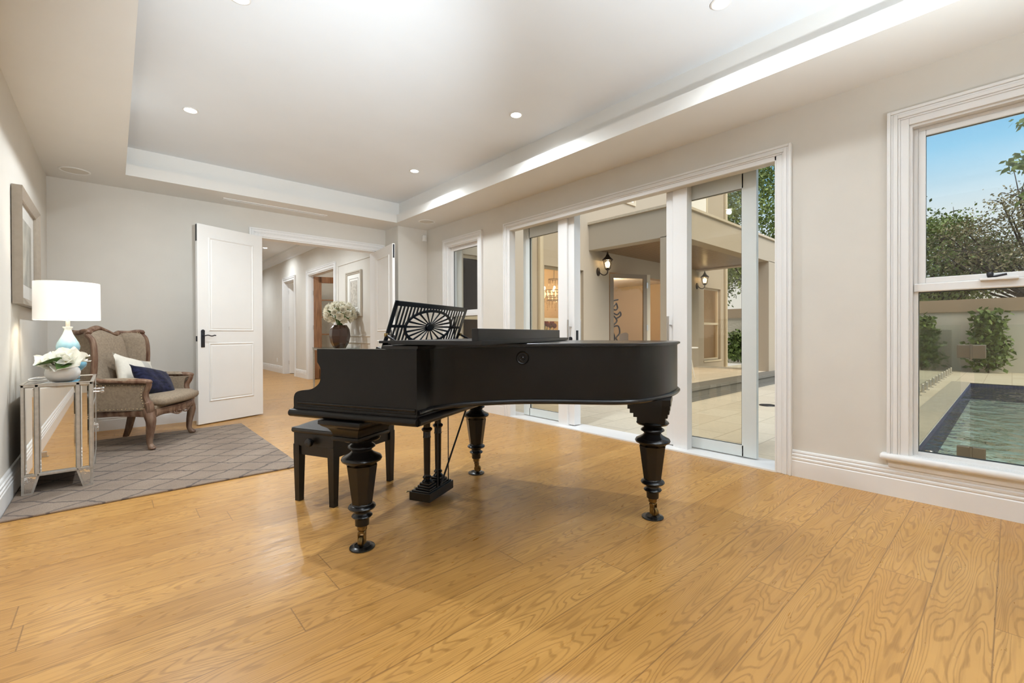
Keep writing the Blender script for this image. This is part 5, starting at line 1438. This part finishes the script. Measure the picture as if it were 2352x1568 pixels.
def tree(loc, h, r, label, fm, seed, leaf=.14, nclump=90, per=70, trunk_h=.35, flat=.8, sparse=.45, twig=0):
    rg = random.Random(seed); t = thing('garden_tree', label, 'tree', loc, 0, 'trees behind the garden wall')
    m = MB(); base = Vector((0, 0, 0)); top = Vector((rg.uniform(-.3, .3), rg.uniform(-.3, .3), h*trunk_h))
    m.tube(smooth_path([base, top*.5+Vector((.1, .05, 0)), top], 4), [.16, .10], 8)
    cl = []
    for k in range(nclump):
        while True:
            q = Vector((rg.uniform(-1, 1), rg.uniform(-1, 1), rg.uniform(-.75, 1)))
            if q.length < 1 and q.length > .35: break
        c = Vector((q.x*r, q.y*r, h*trunk_h+(h*(1-trunk_h))*(.5+.5*q.z*flat)))
        cl.append(c)
        if k < 26+twig: 
            mid = top.lerp(c, .5)+Vector((0, 0, -.15*r*.3)); m.tube(smooth_path([top, mid, c], 4), [.07, .035, .014], 5)
            for _ in range(3 if twig else 1):
                e = c+Vector((rg.gauss(0, .35), rg.gauss(0, .35), rg.gauss(.1, .3))); m.tube([c, c.lerp(e, .5)+Vector((0, 0, .05)), e], [.016, .006], 4)
    m.build('trunk', M['bark'], t)
    m = MB()
    for c in cl: leaf_quads(m, c, per, (sparse, sparse, sparse*.55), leaf, rg)
    m.build('crown', fm, t, smooth=False, recalc=False)
    return t
tree((21.0, 7.2, -.5), 9.6, 2.7, 'tall green leafy tree above the porch roof', FM['a'], 11, .15, 190, 110, .3, 1.0, .46)
tree((20.5, 10.6, -.5), 8.0, 2.4, 'dark green tree beyond the end of the house wing', FM['b'], 12, .15, 120, 90, .25, 1.0, .46)
tree((20.8, 3.9, -.5), 6.2, 2.2, 'green tree behind the wall between porch and window', FM['b'], 13, .14, 120, 90, .3, 1.0, .44)
tree((21.5, 1.9, -.5), 5.6, 1.9, 'dense olive green tree at the left edge of the pool window', FM['a'], 14, .11, 150, 110, .3, .9, .36)
tree((20.3, -.5, -.5), 6.1, 2.2, 'open bronze-leaved tree with bare twigs above the pool wall', FM['c'], 15, .085, 190, 80, .36, .85, .30, 60)
tree((22.5, -3.2, -.5), 6.4, 2.4, 'bronze green tree at the right edge of the pool window', FM['c'], 16, .09, 170, 80, .33, .85, .34, 30)
# overhanging branch near the pool window
ob = thing('overhanging_tree', 'leafy branches of a nearby tree reaching into the pool window from the side', 'tree', (9.0, -4.9, -.2))
rg = random.Random(5); m = MB()
m.tube(smooth_path([(0, 0, 0), (-.1, .1, 1.6), (0, .3, 3.0), (.1, .4, 4.6)], 5), [.16, .08], 8)
m2 = MB()
for (tipz, y1_) in ((3.55, 4.72), (3.05, 4.83), (2.62, 4.70), (3.95, 4.5)):
    p0 = Vector((0, .3, 2.6+.3*(tipz-2.6))); p1 = Vector((-1.0, y1_, tipz+.2)); pth = smooth_path([p0, p0.lerp(p1, .5)+Vector((0, 0, .35)), p1], 8)
    m.tube(pth, [.05, .03, .008], 6)
    for q in pth[8:]: leaf_quads(m2, q+Vector((0, -.05, -.02)), 90, (.10, .10, .045), .085, rg, .4)
m.build('branches', M['bark'], ob); m2.build('leaves', FM['a'], ob, smooth=False, recalc=False)
def shrub(loc, h, r, label, seed):
    rg = random.Random(seed); t = thing('wall_shrub', label, 'shrub', loc, 0, 'shrubs along the garden wall')
    m = MB(); m.tube([(0, 0, -.02), (.02, .02, h*.5), (0, 0, h*.97)], [.022, .006], 6)
    m2 = MB()
    for k in range(46):
        z = h*(.08+.9*k/46); rr = r*(1-.62*(k/46)**1.6); a = k*2.4
        e = Vector((rr*.8*math.cos(a), rr*.8*math.sin(a), z+.08)); m.tube([(0, 0, z-.06), e], [.007, .003], 4); leaf_quads(m2, e, 16, (.10*r/.4, .10*r/.4, .07), .16, rg, .1)
        leaf_quads(m2, e*.5+Vector((0, 0, z*.5)), 8, (.10, .10, .07), .16, rg, .1)
    m.build('stem', M['bark'], t); m2.build('foliage', FM['b'], t, smooth=False, recalc=False)
shrub((16.9, .41, 0), 1.50, .37, 'glossy green shrub against the garden wall, behind the gate hinge', 21)
shrub((16.9, 1.70, 0), 1.42, .37, 'glossy green shrub against the garden wall, left one in the pool window', 22)
shrub((16.9, 5.25, 0), 1.25, .40, 'green shrub by the garden wall, seen in the open door gap', 23)
shrub((16.9, 6.62, 0), .95, .36, 'green shrub by the garden wall, behind the porch table', 24)
# ------------------------------------------------------------------ sky, sun and camera
wd_ = bpy.data.worlds.new('sky'); SC.world = wd_; wd_.use_nodes = True
nt = wd_.node_tree; bg = nt.nodes['Background']
tc = nt.nodes.new('ShaderNodeTexCoord'); sp = nt.nodes.new('ShaderNodeSeparateXYZ'); L(nt, tc.outputs['Generated'], sp.inputs[0])
rp = nt.nodes.new('ShaderNodeValToRGB'); L(nt, sp.outputs[2], rp.inputs[0])
e = rp.color_ramp.elements; e[0].position = 0.0; e[0].color = (.93, .95, .97, 1); e[1].position = 1.0; e[1].color = (.62, .70, .78, 1)
for p, c in ((.19, (.84, .95, 1.0, 1)), (.242, (.56, .82, 1.0, 1)), (.285, (.33, .69, .97, 1)), (.33, (.22, .56, .90, 1)), (.50, (.20, .50, .84, 1)), (.68, (.55, .66, .80, 1))):
    q = e.new(p); q.color = c
L(nt, rp.outputs[0], bg.inputs[0]); bg.inputs[1].default_value = SKY
sl = bpy.data.lights.new('sun', 'SUN'); sl.energy = SUN; sl.angle = math.radians(50); sl.color = (1, .95, .88)
so = bpy.data.objects.new('sun', sl); COL.objects.link(so); so.rotation_euler = Vector((.20, .68, -.70)).to_track_quat('-Z', 'Y').to_euler()
# added unseen fill spots in place of camera flashes, brightening ceiling and upper walls
def fill_spot(name, e, loc, d, cone):
    fl = bpy.data.lights.new(name, 'SPOT'); fl.energy = e; fl.spot_size = math.radians(cone); fl.spot_blend = 1.0; fl.shadow_soft_size = .12; fl.color = (.84, .93, 1)
    fo = bpy.data.objects.new(name, fl); COL.objects.link(fo); fo.location = loc; fo.rotation_euler = Vector(d).to_track_quat('-Z', 'Y').to_euler()
fill_spot('bounce_fill', FILL, (1.55, -1.4, 1.0), (.05, .38, 1.0), 108)
fill_spot('throw_fill', FILL2, (.5, -.1, 1.45), (0.75, 4.1, 1.30), 52)
cam = bpy.data.cameras.new('camera'); co_ = bpy.data.objects.new('camera', cam); COL.objects.link(co_)
cam.sensor_fit = 'HORIZONTAL'; cam.sensor_width = 36; cam.lens = 36*1025.3/2352
yaw, pitch, roll = .7286, -.005, -.0033
F = Vector((math.sin(yaw)*math.cos(pitch), math.cos(yaw)*math.cos(pitch), math.sin(pitch)))
R0 = Vector((math.cos(yaw), -math.sin(yaw), 0)); U0 = R0.cross(F)
Rv = R0*math.cos(roll)+U0*math.sin(roll); Uv = -R0*math.sin(roll)+U0*math.cos(roll)
mt = Matrix(((Rv.x, Uv.x, -F.x, 0), (Rv.y, Uv.y, -F.y, 0), (Rv.z, Uv.z, -F.z, 1.05), (0, 0, 0, 1)))
co_.matrix_world = mt
cam.shift_y = (770.31-784)/2352; cam.clip_start = .02; cam.clip_end = 200
SC.camera = co_
vs_ = SC.view_settings; vs_.view_transform = 'Standard'; vs_.look = 'None'; vs_.gamma = 1; vs_.use_curve_mapping = False; vs_.exposure = EXPO
cy_s = SC.cycles
cy_s.use_denoising = True
cy_s.max_bounces = 10; cy_s.diffuse_bounces = 5; cy_s.glossy_bounces = 4; cy_s.transparent_max_bounces = 16; cy_s.transmission_bounces = 6
cy_s.sample_clamp_indirect = 6.0; cy_s.caustics_reflective = False; cy_s.caustics_refractive = False
